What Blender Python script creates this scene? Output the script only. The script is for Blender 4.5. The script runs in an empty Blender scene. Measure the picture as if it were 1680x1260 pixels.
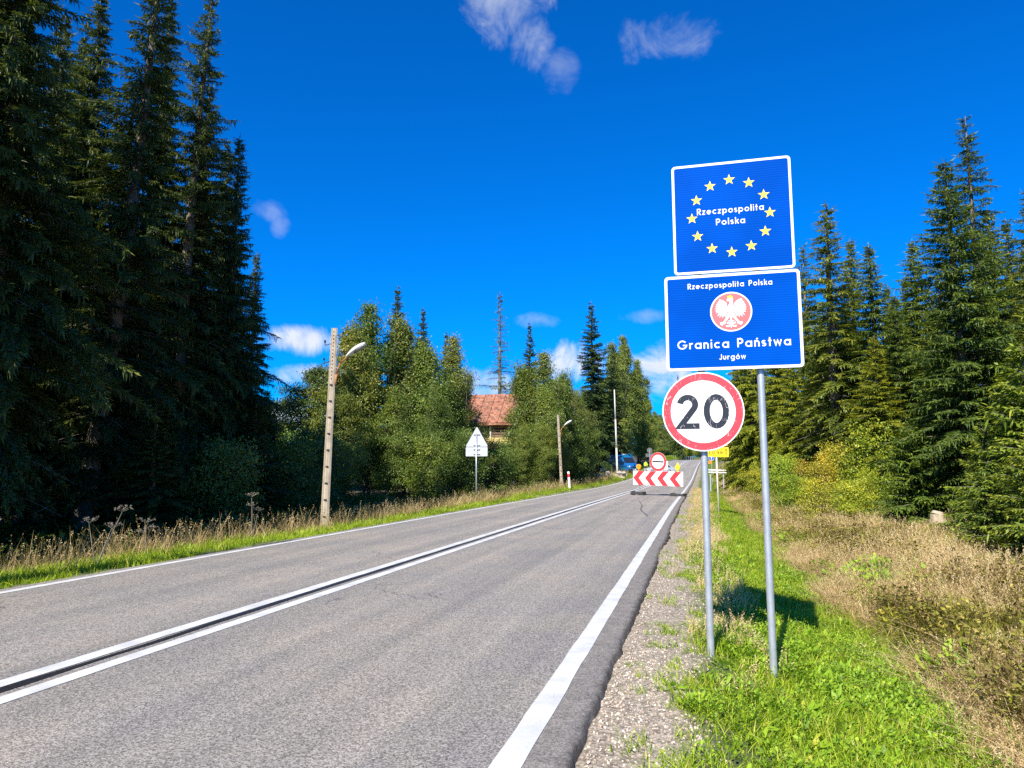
import bpy, bmesh, math, random
import numpy as np
from mathutils import Vector, Matrix
from mathutils.geometry import tessellate_polygon
PI = math.pi
rad = math.radians
S = bpy.context.scene
COL = S.collection
random.seed(7)

# ------------------------------------------------------------------ camera, sky, sun, exposure
cd = bpy.data.cameras.new('camera')
cam = bpy.data.objects.new('camera', cd)
COL.objects.link(cam)
cd.sensor_width = 36.0
cd.lens = 36.0 * 1165.0 / 1680.0
cd.clip_start = 0.05
cd.clip_end = 3000
cam.location = (0, 0, 1.5)
cam.rotation_euler = (rad(90 + 6.949), 0, rad(14.339))
S.camera = cam

SUN_EL, SUN_AZ = 41.5, 8.5          # the light travels towards +Y, turned SUN_AZ degrees to +X
sl = bpy.data.lights.new('sun', 'SUN')
sl.energy = 5.0
sl.angle = rad(0.53)
sl.color = (1.0, 0.94, 0.82)
sun = bpy.data.objects.new('sun', sl)
COL.objects.link(sun)
ldir = Vector((math.sin(rad(SUN_AZ)) * math.cos(rad(SUN_EL)), math.cos(rad(SUN_AZ)) * math.cos(rad(SUN_EL)), -math.sin(rad(SUN_EL))))
sun.rotation_euler = ldir.to_track_quat('-Z', 'Y').to_euler()

W = bpy.data.worlds.new('World')
S.world = W
W.use_nodes = True
wt = W.node_tree
wt.nodes.clear()


def N(tree, typ, **kw):
    n = tree.nodes.new(typ)
    for k, v in kw.items():
        if k == 'ins':
            for i, x in v.items():
                n.inputs[i].default_value = x
        else:
            setattr(n, k, v)
    return n


def math_node(t, op, a, b=None, c=None):
    n = N(t, 'ShaderNodeMath', operation=op)
    for i, x in enumerate((a, b, c)):
        if x is None:
            continue
        if hasattr(x, 'is_output'):
            t.links.new(x, n.inputs[i])
        else:
            n.inputs[i].default_value = x
    return n.outputs[0]


def mixcol(t, fac, a, b, mode='MIX'):
    n = N(t, 'ShaderNodeMix', data_type='RGBA', blend_type=mode)
    for s, x in ((n.inputs[0], fac), (n.inputs[6], a), (n.inputs[7], b)):
        if hasattr(x, 'is_output'):
            t.links.new(x, s)
        elif isinstance(x, (int, float)):
            s.default_value = x
        else:
            s.default_value = tuple(x) + (1,) if len(x) == 3 else x
    return n.outputs[2]


def maprange(t, v, a, b, c=0.0, d=1.0, smooth=True):
    n = N(t, 'ShaderNodeMapRange', interpolation_type='SMOOTHSTEP' if smooth else 'LINEAR')
    t.links.new(v, n.inputs[0])
    for i, x in enumerate((a, b, c, d)):
        n.inputs[i + 1].default_value = x
    return n.outputs[0]


def noise(t, vec, scale, detail=3.0, rough=0.5, dist=0.0):
    n = N(t, 'ShaderNodeTexNoise', ins={'Scale': scale, 'Detail': detail, 'Roughness': rough, 'Distortion': dist})
    if vec is not None:
        t.links.new(vec, n.inputs['Vector'])
    return n


sky = N(wt, 'ShaderNodeTexSky', sky_type='NISHITA', sun_disc=False)
sky.sun_elevation = rad(SUN_EL)
sky.sun_rotation = rad(180 + SUN_AZ)
sky.air_density = 1.0
sky.dust_density = 0.35
sky.ozone_density = 2.2
grade = mixcol(wt, 1.0, sky.outputs[0], (0.004, 0.475, 1.15), 'MULTIPLY')
tc = N(wt, 'ShaderNodeTexCoord')
dirv = tc.outputs['Generated']
# clouds: each is a patch of sky (azimuth from +Y towards +X, elevation, half sizes in degrees, strength)
sep = N(wt, 'ShaderNodeSeparateXYZ')
wt.links.new(dirv, sep.inputs[0])
az = math_node(wt, 'MULTIPLY', math_node(wt, 'ARCTAN2', sep.outputs[0], sep.outputs[1]), 180 / PI)
el = math_node(wt, 'MULTIPLY', math_node(wt, 'ARCSINE', sep.outputs[2]), 180 / PI)
n1 = noise(wt, dirv, 11.0, 8.0, 0.66, 0.9).outputs['Fac']
n2 = noise(wt, dirv, 24.0, 6.0, 0.6, 0.8).outputs['Fac']
nz = math_node(wt, 'ADD', math_node(wt, 'MULTIPLY', n1, 0.74), math_node(wt, 'MULTIPLY', n2, 0.26))
CLOUDS = [(-15.0, 36.2, 4.6, 3.4, .55), (-12.6, 32.8, 1.9, 2.2, .40), (-10.2, 30.6, 1.7, 1.6, .20), (-1.2, 32.2, 4.4, 1.6, .30),
          (-33.7, 19.6, 1.5, 1.0, .30), (-33.0, 18.5, .9, 1.1, .28), (-31.9, 10.0, 3.4, 1.15, 1.1), (-30.6, 7.4, 4.6, .8, .8), (-9.8, 8.6, 3.0, 1.7, 1.2),
          (-2.0, 7.6, 3.0, 2.4, 1.2), (-16.8, 6.8, 3.2, 1.7, 1.1), (-48.0, 20.4, 2.4, 1.8, .5), (-47.6, 15.2, 3.2, 1.9, 1.0),
          (-47.4, 9.0, 4.0, 2.6, 1.2), (-12.4, 12.0, 1.9, .7, .3), (-3.6, 12.2, 2.2, .6, .25), (-33.0, 4.0, 7.0, 1.6, 1.0),
          (20.0, 6.0, 9.0, 2.0, 1.0), (60.0, 10.0, 8.0, 2.2, 1.0), (-75.0, 12.0, 9.0, 2.5, 1.0), (110.0, 14.0, 10.0, 3.0, 1.0), (170.0, 11.0, 12.0, 3.0, 1.0)]
total = None
for (ca, ce, wa, we, st) in CLOUDS:
    da = math_node(wt, 'MULTIPLY', math_node(wt, 'SUBTRACT', az, ca), 1 / wa)
    de = math_node(wt, 'MULTIPLY', math_node(wt, 'SUBTRACT', el, ce), 1 / we)
    r2 = math_node(wt, 'ADD', math_node(wt, 'MULTIPLY', da, da), math_node(wt, 'MULTIPLY', de, de))
    body = math_node(wt, 'MULTIPLY', math_node(wt, 'MAXIMUM', math_node(wt, 'SUBTRACT', 1.0, math_node(wt, 'MULTIPLY', r2, 0.45)), 0.0), 1.0)
    f = math_node(wt, 'SUBTRACT', math_node(wt, 'ADD', math_node(wt, 'MULTIPLY', body, 0.36), nz), 0.68)
    f = math_node(wt, 'MULTIPLY', maprange(wt, f, 0.0, 0.30), st)
    total = f if total is None else math_node(wt, 'MAXIMUM', total, f)
total = math_node(wt, 'MINIMUM', total, 0.93)
shade = maprange(wt, n2, 0.3, 0.7)
ccol = mixcol(wt, shade, (4.3, 4.75, 5.5), (5.3, 5.5, 5.8))
final = mixcol(wt, total, grade, ccol)
bg = N(wt, 'ShaderNodeBackground', ins={'Strength': 0.1})
wt.links.new(final, bg.inputs[0])
wo = N(wt, 'ShaderNodeOutputWorld')
wt.links.new(bg.outputs[0], wo.inputs[0])

S.view_settings.view_transform = 'Standard'
S.view_settings.look = 'None'
S.view_settings.exposure = 0.78
S.view_settings.gamma = 1.0
S.view_settings.use_curve_mapping = False
cy = S.cycles
cy.use_denoising = False            # the grain of asphalt, needles and grass stays crisp
S.render.filter_size = 1.25
cy.max_bounces = 6
cy.diffuse_bounces = 3
cy.transmission_bounces = 3
cy.transparent_max_bounces = 4
cy.sample_clamp_indirect = 4.0

# ------------------------------------------------------------------ materials
_mats = {}


def new_mat(name):
    m = bpy.data.materials.new(name)
    m.use_nodes = True
    t = m.node_tree
    t.nodes.clear()
    out = N(t, 'ShaderNodeOutputMaterial')
    b = N(t, 'ShaderNodeBsdfPrincipled')
    t.links.new(b.outputs[0], out.inputs[0])
    _mats[name] = m
    return m, t, b, out


def setin(t, b, name, x):
    if hasattr(x, 'is_output'):
        t.links.new(x, b.inputs[name])
    elif isinstance(x, (tuple, list)) and len(x) == 3:
        b.inputs[name].default_value = tuple(x) + (1,)
    else:
        b.inputs[name].default_value = x


def bump(t, b, h, strength=0.3, dist=0.01):
    n = N(t, 'ShaderNodeBump', ins={'Strength': strength, 'Distance': dist})
    t.links.new(h, n.inputs['Height'])
    t.links.new(n.outputs[0], b.inputs['Normal'])


def mat(name, col, rough=0.6, metal=0.0, var=0.12, scale=6.0, dirt=None, spec=0.4, bumpd=0.0, bscale=40.0):
    """painted / plain surface with a little uneven tone and optional grime"""
    if name in _mats:
        return _mats[name]
    m, t, b, o = new_mat(name)
    tcn = N(t, 'ShaderNodeTexCoord').outputs['Object']
    nn = noise(t, tcn, scale, 5.0, 0.6).outputs['Fac']
    lo = tuple(c * (1 - var) for c in col)
    hi = tuple(min(1, c * (1 + var)) for c in col)
    c = mixcol(t, maprange(t, nn, 0.3, 0.7), lo, hi)
    if dirt:
        n2_ = noise(t, tcn, scale * 2.3, 6.0, 0.7).outputs['Fac']
        c = mixcol(t, maprange(t, n2_, dirt[1], dirt[1] + 0.12), c, dirt[0])
    setin(t, b, 'Base Color', c)
    b.inputs['Roughness'].default_value = rough
    b.inputs['Metallic'].default_value = metal
    b.inputs['Specular IOR Level'].default_value = spec
    if bumpd:
        bump(t, b, noise(t, tcn, bscale, 4.0).outputs['Fac'], 0.6, bumpd)
    return m


def leaf_mat(name, stops, trans=0.3, rough=0.5, use_obj=True, spec=0.25):
    """leaf / needle / blade colour: ramp over the per-vertex tint, times the object colour; a part of the light passes through"""
    m, t, b, out = new_mat(name)
    at = N(t, 'ShaderNodeAttribute', attribute_name='tint').outputs['Fac']
    oi = N(t, 'ShaderNodeObjectInfo')
    f = math_node(t, 'ADD', at, math_node(t, 'MULTIPLY', math_node(t, 'SUBTRACT', oi.outputs['Random'], 0.5), 0.22))
    r = N(t, 'ShaderNodeValToRGB')
    cr = r.color_ramp
    while len(cr.elements) > 1:
        cr.elements.remove(cr.elements[-1])
    cr.elements[0].position = stops[0][0]
    cr.elements[0].color = tuple(stops[0][1]) + (1,)
    for p, c in stops[1:]:
        cr.elements.new(p).color = tuple(c) + (1,)
    t.links.new(f, r.inputs[0])
    c = r.outputs[0]
    if use_obj:
        c = mixcol(t, 1.0, c, oi.outputs['Color'], 'MULTIPLY')
    setin(t, b, 'Base Color', c)
    b.inputs['Roughness'].default_value = rough
    b.inputs['Specular IOR Level'].default_value = spec
    tr = N(t, 'ShaderNodeBsdfTranslucent')
    warm = mixcol(t, 1.0, c, (1.25, 1.3, 0.5), 'MULTIPLY')
    t.links.new(warm, tr.inputs[0])
    mx = N(t, 'ShaderNodeMixShader', ins={0: trans})
    t.links.new(b.outputs[0], mx.inputs[1])
    t.links.new(tr.outputs[0], mx.inputs[2])
    t.links.new(mx.outputs[0], out.inputs[0])
    return m


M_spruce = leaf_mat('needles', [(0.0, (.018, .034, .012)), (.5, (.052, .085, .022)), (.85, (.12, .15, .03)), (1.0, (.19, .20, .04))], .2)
M_leaf = leaf_mat('leaves', [(0.0, (.040, .070, .012)), (.45, (.115, .165, .028)), (.8, (.21, .25, .045)), (1.0, (.34, .31, .06))], .3, .45, spec=.35)
M_grass = leaf_mat('grass_blades', [(0.0, (.10, .17, .010)), (.45, (.28, .42, .018)), (.8, (.46, .55, .035)), (1.0, (.60, .48, .15))], .35, .5)
M_dry = leaf_mat('dry_blades', [(0.0, (.11, .10, .025)), (.3, (.36, .255, .105)), (.65, (.60, .43, .215)), (1.0, (.76, .60, .34))], .25, .6)
M_weed = leaf_mat('weed_leaves', [(0.0, (.08, .16, .014)), (.5, (.23, .38, .024)), (.9, (.40, .52, .04)), (1.0, (.52, .47, .07))], .3, .45)
M_bramble = leaf_mat('bramble_leaves', [(0.0, (.09, .055, .02)), (.3, (.21, .15, .045)), (.6, (.26, .26, .045)), (.85, (.42, .38, .05)), (1.0, (.56, .43, .11))], .3, .5)


def bark_mat(name, c1, c2, scale=6):
    m, t, b, o = new_mat(name)
    g = N(t, 'ShaderNodeTexCoord').outputs['Object']
    mp = N(t, 'ShaderNodeMapping')
    mp.inputs['Scale'].default_value = (1, 1, .35)
    t.links.new(g, mp.inputs[0])
    n = noise(t, mp.outputs[0], scale, 6, .65).outputs['Fac']
    setin(t, b, 'Base Color', mixcol(t, maprange(t, n, .35, .65), c1, c2))
    b.inputs['Roughness'].default_value = .9
    bump(t, b, n, .8, .03)
    return m


M_bark = bark_mat('spruce_bark', (.07, .055, .04), (.24, .20, .15), 7)
M_twig = bark_mat('dead_twigs', (.10, .085, .065), (.26, .23, .18), 9)
M_dbark = bark_mat('leafy_tree_bark', (.045, .038, .028), (.15, .13, .10), 7)

M_white = mat('white_paint_sign', (.80, .80, .80), .4, var=.03)
M_red = mat('red_sign_film', (.60, .045, .055), .4, var=.05)
M_redw = mat('weathered_red_film', (.60, .05, .06), .42, var=.06, scale=9, dirt=((.62, .35, .35), .64))
M_black = mat('black_print', (.016, .017, .022), .4, var=.2)
M_blackw = mat('worn_black_print', (.016, .017, .022), .4, var=.2, scale=30, dirt=((.30, .30, .31), .665))
M_yel = mat('star_yellow', (.85, .72, .06), .4, var=.03)
M_pink = mat('emblem_red', (.72, .13, .13), .4, var=.04)
M_galv = mat('galvanised_steel', (.50, .53, .57), .42, metal=.55, var=.10, scale=14, dirt=((.38, .40, .43), .63))
M_cap = mat('black_plastic_cap', (.02, .02, .02), .5)
M_alu = mat('grey_sign_back', (.52, .54, .57), .45, metal=.3, var=.06)
M_dkalu = mat('shade_dark_sign_back', (.10, .105, .11), .6, var=.2)  # shade on the far sign's back, put into its dark grey
M_conc = mat('weathered_concrete', (.40, .335, .255), .9, var=.2, scale=5, dirt=((.20, .18, .15), .62), bumpd=.006)
M_rust = mat('rusty_steel', (.33, .13, .05), .8, var=.4, scale=12)
M_polewhite = mat('old_white_pole_paint', (.66, .63, .56), .7, var=.08, scale=3, dirt=((.38, .20, .09), .60))
M_lampwhite = mat('lamp_housing', (.66, .66, .63), .45, var=.05)
M_lampglass = mat('lamp_glass', (.22, .22, .20), .25, var=.1)
M_orange = mat('orange_lens', (.85, .36, .02), .3, var=.1)
M_yellow = mat('yellow_lens', (.85, .72, .05), .3, var=.08)
M_signyel = mat('yellow_sign_film', (.80, .55, .01), .4, var=.03)
M_signora = mat('orange_sign_film', (.75, .23, .03), .4, var=.03)
M_rubber = mat('recycled_rubber', (.045, .045, .045), .9, var=.3, bumpd=.004)
M_bluemand = mat('blue_disc', (.01, .10, .45), .4)
M_vanblue = mat('van_blue_paint', (.010, .115, .34), .28, var=.03, spec=.6)
M_vanlow = mat('van_teal_paint', (.010, .15, .27), .3, var=.03, spec=.6)
M_glass = mat('tinted_glass', (.016, .020, .025), .08, var=.1, spec=.8)
M_silver = mat('silver_car_paint', (.55, .56, .57), .3, metal=.4, var=.03)
M_carwhite = mat('white_car_paint', (.75, .75, .74), .3, var=.03)
M_chrome = mat('headlight_glass', (.70, .72, .74), .15, var=.05)
M_hivis = mat('hivis_cloth', (.55, .80, .03), .7, var=.08)
M_trouser = mat('dark_trousers', (.03, .035, .05), .8)
M_skin = mat('skin', (.52, .32, .23), .55)
M_hair = mat('dark_hair', (.03, .022, .016), .6)
M_stone = mat('grey_stone', (.38, .35, .31), .9, var=.25, scale=7, bumpd=.01)
M_stump = mat('cut_wood', (.42, .34, .24), .85, var=.25, scale=14, bumpd=.01)
M_log = mat('dark_log_wall', (.16, .11, .075), .85, var=.3, scale=5)
M_tile = mat('rusty_roof_sheet', (.27, .105, .062), .85, var=.5, scale=2.6, dirt=((.46, .31, .18), .53))
M_moss = mat('mossy_roof', (.38, .30, .10), .85, var=.4, scale=4)
M_frame = mat('white_window_frame', (.62, .58, .54), .6)
M_delred = mat('reflector_red', (.55, .03, .03), .3)


def blue_film():
    m, t, b, o = new_mat('blue_reflective_film')
    g = N(t, 'ShaderNodeTexCoord').outputs['Object']
    n = noise(t, g, 2.2, 2.0).outputs['Fac']
    setin(t, b, 'Base Color', mixcol(t, maprange(t, n, .35, .65), (.0004, .060, .36), (.0004, .070, .42)))
    b.inputs['Roughness'].default_value = .5
    b.inputs['Specular IOR Level'].default_value = .01
    w = N(t, 'ShaderNodeTexWave', wave_type='BANDS', bands_direction='Z', ins={'Scale': 14.0, 'Distortion': .4, 'Detail': 1.0})
    t.links.new(g, w.inputs['Vector'])
    bump(t, b, w.outputs['Fac'], .22, .004)
    return m


M_blue = blue_film()


def scratched(name, base):
    m, t, b, o = new_mat(name)
    g = N(t, 'ShaderNodeTexCoord').outputs['Object']
    n0 = noise(t, g, 9.0, 4).outputs['Fac']
    c = mixcol(t, maprange(t, n0, .3, .7), tuple(x * .93 for x in base), base)
    for k, (sc, an) in enumerate(((26, .5), (34, 2.0))):
        mp = N(t, 'ShaderNodeMapping')
        mp.inputs['Rotation'].default_value = (0, an, 0)
        mp.inputs['Scale'].default_value = (1, 1, .35)
        t.links.new(g, mp.inputs[0])
        v = N(t, 'ShaderNodeTexVoronoi', feature='DISTANCE_TO_EDGE', ins={'Scale': sc})
        t.links.new(mp.outputs[0], v.inputs['Vector'])
        nn = noise(t, g, 11.0 + 5 * k, 2).outputs['Fac']
        line = math_node(t, 'LESS_THAN', v.outputs['Distance'], .018)
        gate = math_node(t, 'GREATER_THAN', nn, .60)
        c = mixcol(t, math_node(t, 'MULTIPLY', math_node(t, 'MULTIPLY', line, gate), .6), c, (.72, .62, .62))
    setin(t, b, 'Base Color', c)
    b.inputs['Roughness'].default_value = .4
    return m


M_redscr = scratched('scratched_red_film', (.60, .045, .06))
M_blkscr = scratched('scratched_black_print', (.016, .017, .024))


def asphalt_mat():
    m, t, b, o = new_mat('asphalt')
    geo = N(t, 'ShaderNodeNewGeometry').outputs['Position']
    u = N(t, 'ShaderNodeAttribute', attribute_name='across').outputs['Fac']
    vor = N(t, 'ShaderNodeTexVoronoi', feature='F1', ins={'Scale': 105.0, 'Randomness': 1.0})
    t.links.new(geo, vor.inputs['Vector'])
    cellv = N(t, 'ShaderNodeSeparateColor')
    t.links.new(vor.outputs['Color'], cellv.inputs[0])
    cell = cellv.outputs[0]
    stone = mixcol(t, cell, (.080, .075, .068), (.50, .458, .41))
    n_b = noise(t, geo, 260.0, 2.0).outputs['Fac']
    fine = mixcol(t, maprange(t, n_b, .3, .7), (.12, .112, .103), (.30, .28, .258))
    c = mixcol(t, .22, stone, fine)
    big = noise(t, geo, .55, 5.0, .6).outputs['Fac']
    c = mixcol(t, 1.0, c, mixcol(t, maprange(t, big, .35, .7), (.93, .94, .96), (1.10, 1.07, 1.01)), 'MULTIPLY')
    mp = N(t, 'ShaderNodeMapping')
    mp.inputs['Scale'].default_value = (2.6, .05, 1)
    t.links.new(geo, mp.inputs[0])
    streak = noise(t, mp.outputs[0], 1.0, 4.0).outputs['Fac']
    c = mixcol(t, 1.0, c, mixcol(t, maprange(t, streak, .35, .68), (.90, .90, .90), (1.12, 1.10, 1.07)), 'MULTIPLY')
    # wheel tracks are a touch paler
    for cx in (-7.4, -5.7, -3.75, -2.0):
        d = math_node(t, 'ABSOLUTE', math_node(t, 'SUBTRACT', u, cx))
        c = mixcol(t, maprange(t, d, .6, .1, 0, .6), c, mixcol(t, 1.0, c, (1.16, 1.14, 1.12), 'MULTIPLY'))
    # cracks and tar spots
    v2 = N(t, 'ShaderNodeTexVoronoi', feature='DISTANCE_TO_EDGE', ins={'Scale': .42})
    wob = N(t, 'ShaderNodeVectorMath', operation='ADD')
    nz2 = noise(t, geo, 2.2, 4.0)
    t.links.new(geo, wob.inputs[0])
    t.links.new(nz2.outputs['Color'], wob.inputs[1])
    t.links.new(wob.outputs[0], v2.inputs['Vector'])
    gate = maprange(t, noise(t, geo, .3, 2.0).outputs['Fac'], .54, .62)
    c = mixcol(t, math_node(t, 'MULTIPLY', math_node(t, 'MULTIPLY', math_node(t, 'LESS_THAN', v2.outputs['Distance'], .006), gate), .55), c, (.06, .06, .06))
    spot = maprange(t, noise(t, geo, 1.7, 6.0, .7).outputs['Fac'], .69, .76)
    c = mixcol(t, math_node(t, 'MULTIPLY', spot, .5), c, (.06, .055, .05))
    # the older, browner strip outside the edge line, dirt towards its rim
    rim = maprange(t, math_node(t, 'ADD', u, math_node(t, 'MULTIPLY', math_node(t, 'SUBTRACT', noise(t, geo, 9.0, 4.0).outputs['Fac'], .5), .10)), -.955, -.925)
    old = mixcol(t, maprange(t, noise(t, geo, 6.0, 6.0, .7).outputs['Fac'], .3, .7), (.115, .10, .086), (.25, .22, .19))
    old = mixcol(t, .4, old, stone)
    c = mixcol(t, math_node(t, 'MULTIPLY', rim, .85), c, old)
    edge = maprange(t, math_node(t, 'ADD', u, math_node(t, 'MULTIPLY', noise(t, geo, 7.0, 5.0, .7).outputs['Fac'], .16)), -.655, -.55)
    c = mixcol(t, edge, c, (.055, .045, .036))
    setin(t, b, 'Base Color', c)
    b.inputs['Roughness'].default_value = .85
    b.inputs['Specular IOR Level'].default_value = .3
    bump(t, b, math_node(t, 'ADD', math_node(t, 'MULTIPLY', cell, .7), n_b), .8, .006)
    return m


M_asphalt = asphalt_mat()


def line_mat(name='road_line_paint', wear=.585):
    m, t, b, o = new_mat(name)
    geo = N(t, 'ShaderNodeNewGeometry').outputs['Position']
    n = noise(t, geo, 34.0, 8.0, .8).outputs['Fac']
    n_l = noise(t, geo, 3.0, 5.0, .6).outputs['Fac']
    c = mixcol(t, maprange(t, n_l, .3, .7), (.50, .497, .48), (.665, .662, .645))
    c = mixcol(t, maprange(t, n, wear, wear + .10), c, (.26, .255, .25))
    v2 = N(t, 'ShaderNodeTexVoronoi', feature='DISTANCE_TO_EDGE', ins={'Scale': 17.0})
    wob = N(t, 'ShaderNodeVectorMath', operation='ADD')
    nz2 = N(t, 'ShaderNodeVectorMath', operation='SCALE', ins={'Scale': .08})
    t.links.new(noise(t, geo, 14.0, 3.0).outputs['Color'], nz2.inputs[0])
    t.links.new(geo, wob.inputs[0])
    t.links.new(nz2.outputs[0], wob.inputs[1])
    t.links.new(wob.outputs[0], v2.inputs['Vector'])
    gate = maprange(t, noise(t, geo, 2.0, 3.0).outputs['Fac'], .5, .6)
    c = mixcol(t, math_node(t, 'MULTIPLY', math_node(t, 'MULTIPLY', math_node(t, 'LESS_THAN', v2.outputs['Distance'], .02), gate), .5), c, (.3, .29, .28))
    setin(t, b, 'Base Color', c)
    b.inputs['Roughness'].default_value = .7
    bump(t, b, noise(t, geo, 120.0, 3.0).outputs['Fac'], .6, .003)
    return m


M_line = line_mat()
M_seal = mat('old_crack_seal', (.085, .082, .078), .8, var=.35, scale=30)
M_tar = mat('tar_seam', (.018, .018, .019), .55, var=.3, scale=20)


def ground_mat():
    m, t, b, o = new_mat('soil_and_gravel')
    geo = N(t, 'ShaderNodeNewGeometry').outputs['Position']
    u = N(t, 'ShaderNodeAttribute', attribute_name='across').outputs['Fac']
    wob = math_node(t, 'MULTIPLY', math_node(t, 'SUBTRACT', noise(t, geo, 1.6, 6.0, .65).outputs['Fac'], .5), .9)
    uw = math_node(t, 'ADD', u, wob)
    n_f = noise(t, geo, 60.0, 6.0, .75).outputs['Fac']
    vor = N(t, 'ShaderNodeTexVoronoi', feature='F1', ins={'Scale': 55.0})
    t.links.new(geo, vor.inputs['Vector'])
    sc = N(t, 'ShaderNodeSeparateColor')
    t.links.new(vor.outputs['Color'], sc.inputs[0])
    grav = mixcol(t, sc.outputs[0], (.22, .18, .13), (.68, .58, .46))
    grav = mixcol(t, maprange(t, n_f, .3, .7), mixcol(t, 1.0, grav, (.55, .52, .48), 'MULTIPLY'), grav)
    grav = mixcol(t, maprange(t, noise(t, geo, 7.0, 6.0, .7).outputs['Fac'], .54, .66, 0, .75), grav, (.17, .13, .085))
    soilg = mixcol(t, n_f, (.06, .08, .02), (.15, .17, .045))
    soild = mixcol(t, maprange(t, noise(t, geo, 4.0, 6.0, .7).outputs['Fac'], .3, .7), (.10, .085, .04), (.24, .19, .10))
    floor = mixcol(t, n_f, (.045, .035, .022), (.11, .085, .05))
    c = mixcol(t, maprange(t, uw, -.15, .15), grav, soilg)
    c = mixcol(t, maprange(t, uw, 1.9, 2.4), c, soild)
    c = mixcol(t, maprange(t, uw, 9.0, 14.0), c, floor)
    c = mixcol(t, maprange(t, uw, -8.75, -9.1), c, soilg)
    c = mixcol(t, maprange(t, uw, -10.2, -10.9), c, soild)
    c = mixcol(t, maprange(t, uw, -12.0, -13.5), c, floor)
    setin(t, b, 'Base Color', c)
    b.inputs['Roughness'].default_value = .95
    bump(t, b, math_node(t, 'ADD', n_f, sc.outputs[0]), .9, .012)
    return m


M_ground = ground_mat()

# ------------------------------------------------------------------ helpers: properties, meshes
def tag(o, label=None, cat=None, group=None, kind=None):
    if label:
        o['label'] = label
    if cat:
        o['category'] = cat
    if group:
        o['group'] = group
    if kind:
        o['kind'] = kind
    return o


def thing(name, label, cat, loc=(0, 0, 0), rz=0.0, group=None):
    o = bpy.data.objects.new(name, None)
    o.empty_display_size = .2
    COL.objects.link(o)
    o.location = loc
    o.rotation_euler = (0, 0, rz)
    return tag(o, label, cat, group)


def link(name, me, m=None, parent=None, loc=None, label=None):
    o = bpy.data.objects.new(name, me)
    COL.objects.link(o)
    if m is not None and not me.materials:
        me.materials.append(m)
    if parent:
        o.parent = parent
    if loc is not None:
        o.location = loc
    if label:
        o['label'] = label
    return o


def copy_tree(o, parent=None):
    c = o.copy()
    COL.objects.link(c)
    if parent:
        c.parent = parent
    for ch in list(o.children):
        copy_tree(ch, c)
    return c


def np_mesh(name, V, F, tint=None, across=None, smooth=False):
    """V (n,3); F (m,k) faces all of k corners"""
    me = bpy.data.meshes.new(name)
    V = np.asarray(V, dtype=np.float32)
    F = np.asarray(F, dtype=np.int32)
    me.vertices.add(len(V))
    me.vertices.foreach_set('co', V.ravel())
    k = F.shape[1]
    me.loops.add(F.size)
    me.loops.foreach_set('vertex_index', F.ravel())
    me.polygons.add(len(F))
    me.polygons.foreach_set('loop_start', np.arange(0, F.size, k, dtype=np.int32))
    me.polygons.foreach_set('loop_total', np.full(len(F), k, dtype=np.int32))
    if smooth:
        me.polygons.foreach_set('use_smooth', np.ones(len(F), dtype=bool))
    for nm, arr in (('tint', tint), ('across', across)):
        if arr is not None:
            a = me.attributes.new(nm, 'FLOAT', 'POINT')
            a.data.foreach_set('value', np.asarray(arr, dtype=np.float32))
    me.update(calc_edges=True)
    return me


class MB:
    """collects simple solids into one mesh"""

    def __init__(self):
        self.bm = bmesh.new()

    def box(self, c, s, rz=0.0, bev=0.0, rx=0.0, ry=0.0):
        M = Matrix.Translation(c) @ Matrix.Rotation(rz, 4, 'Z') @ Matrix.Rotation(ry, 4, 'Y') @ Matrix.Rotation(rx, 4, 'X') @ Matrix.Diagonal((s[0], s[1], s[2], 1))
        r = bmesh.ops.create_cube(self.bm, size=1.0, matrix=M)
        if bev:
            es = {e for v in r['verts'] for e in v.link_edges}
            bmesh.ops.bevel(self.bm, geom=list(es), offset=bev, segments=2, affect='EDGES', profile=.5)
        return self

    def cyl(self, p0, p1, r0, r1=None, seg=12, caps=True):
        p0, p1 = Vector(p0), Vector(p1)
        r1 = r0 if r1 is None else r1
        d = p1 - p0
        q = d.to_track_quat('Z', 'Y').to_matrix().to_4x4()
        M = Matrix.Translation((p0 + p1) / 2) @ q
        bmesh.ops.create_cone(self.bm, cap_ends=caps, segments=seg, radius1=r0, radius2=r1, depth=d.length, matrix=M)
        return self

    def tube(self, pts, rs, seg=8):
        for i in range(len(pts) - 1):
            self.cyl(pts[i], pts[i + 1], rs[i], rs[i + 1], seg)
        return self

    def ball(self, c, r, sc=(1, 1, 1), sub=2, M2=None):
        M = Matrix.Translation(c) @ (M2 or Matrix()) @ Matrix.Diagonal((sc[0], sc[1], sc[2], 1))
        bmesh.ops.create_icosphere(self.bm, subdivisions=sub, radius=r, matrix=M)
        return self

    def prism(self, pts, y0, y1):
        """polygon in the XZ plane, extruded along Y"""
        a = [self.bm.verts.new((x, y0, z)) for x, z in pts]
        b = [self.bm.verts.new((x, y1, z)) for x, z in pts]
        n = len(pts)
        self.bm.faces.new(a)
        self.bm.faces.new(b[::-1])
        for i in range(n):
            self.bm.faces.new((a[i], b[i], b[(i + 1) % n], a[(i + 1) % n]))
        return self

    def mesh(self, name, smooth=False):
        bmesh.ops.recalc_face_normals(self.bm, faces=self.bm.faces)
        me = bpy.data.meshes.new(name)
        self.bm.to_mesh(me)
        self.bm.free()
        if smooth:
            for p in me.polygons:
                p.use_smooth = True
        return me

    def obj(self, name, m, parent=None, label=None, smooth=False, loc=None):
        return link(name, self.mesh(name, smooth), m, parent, loc, label)


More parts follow.
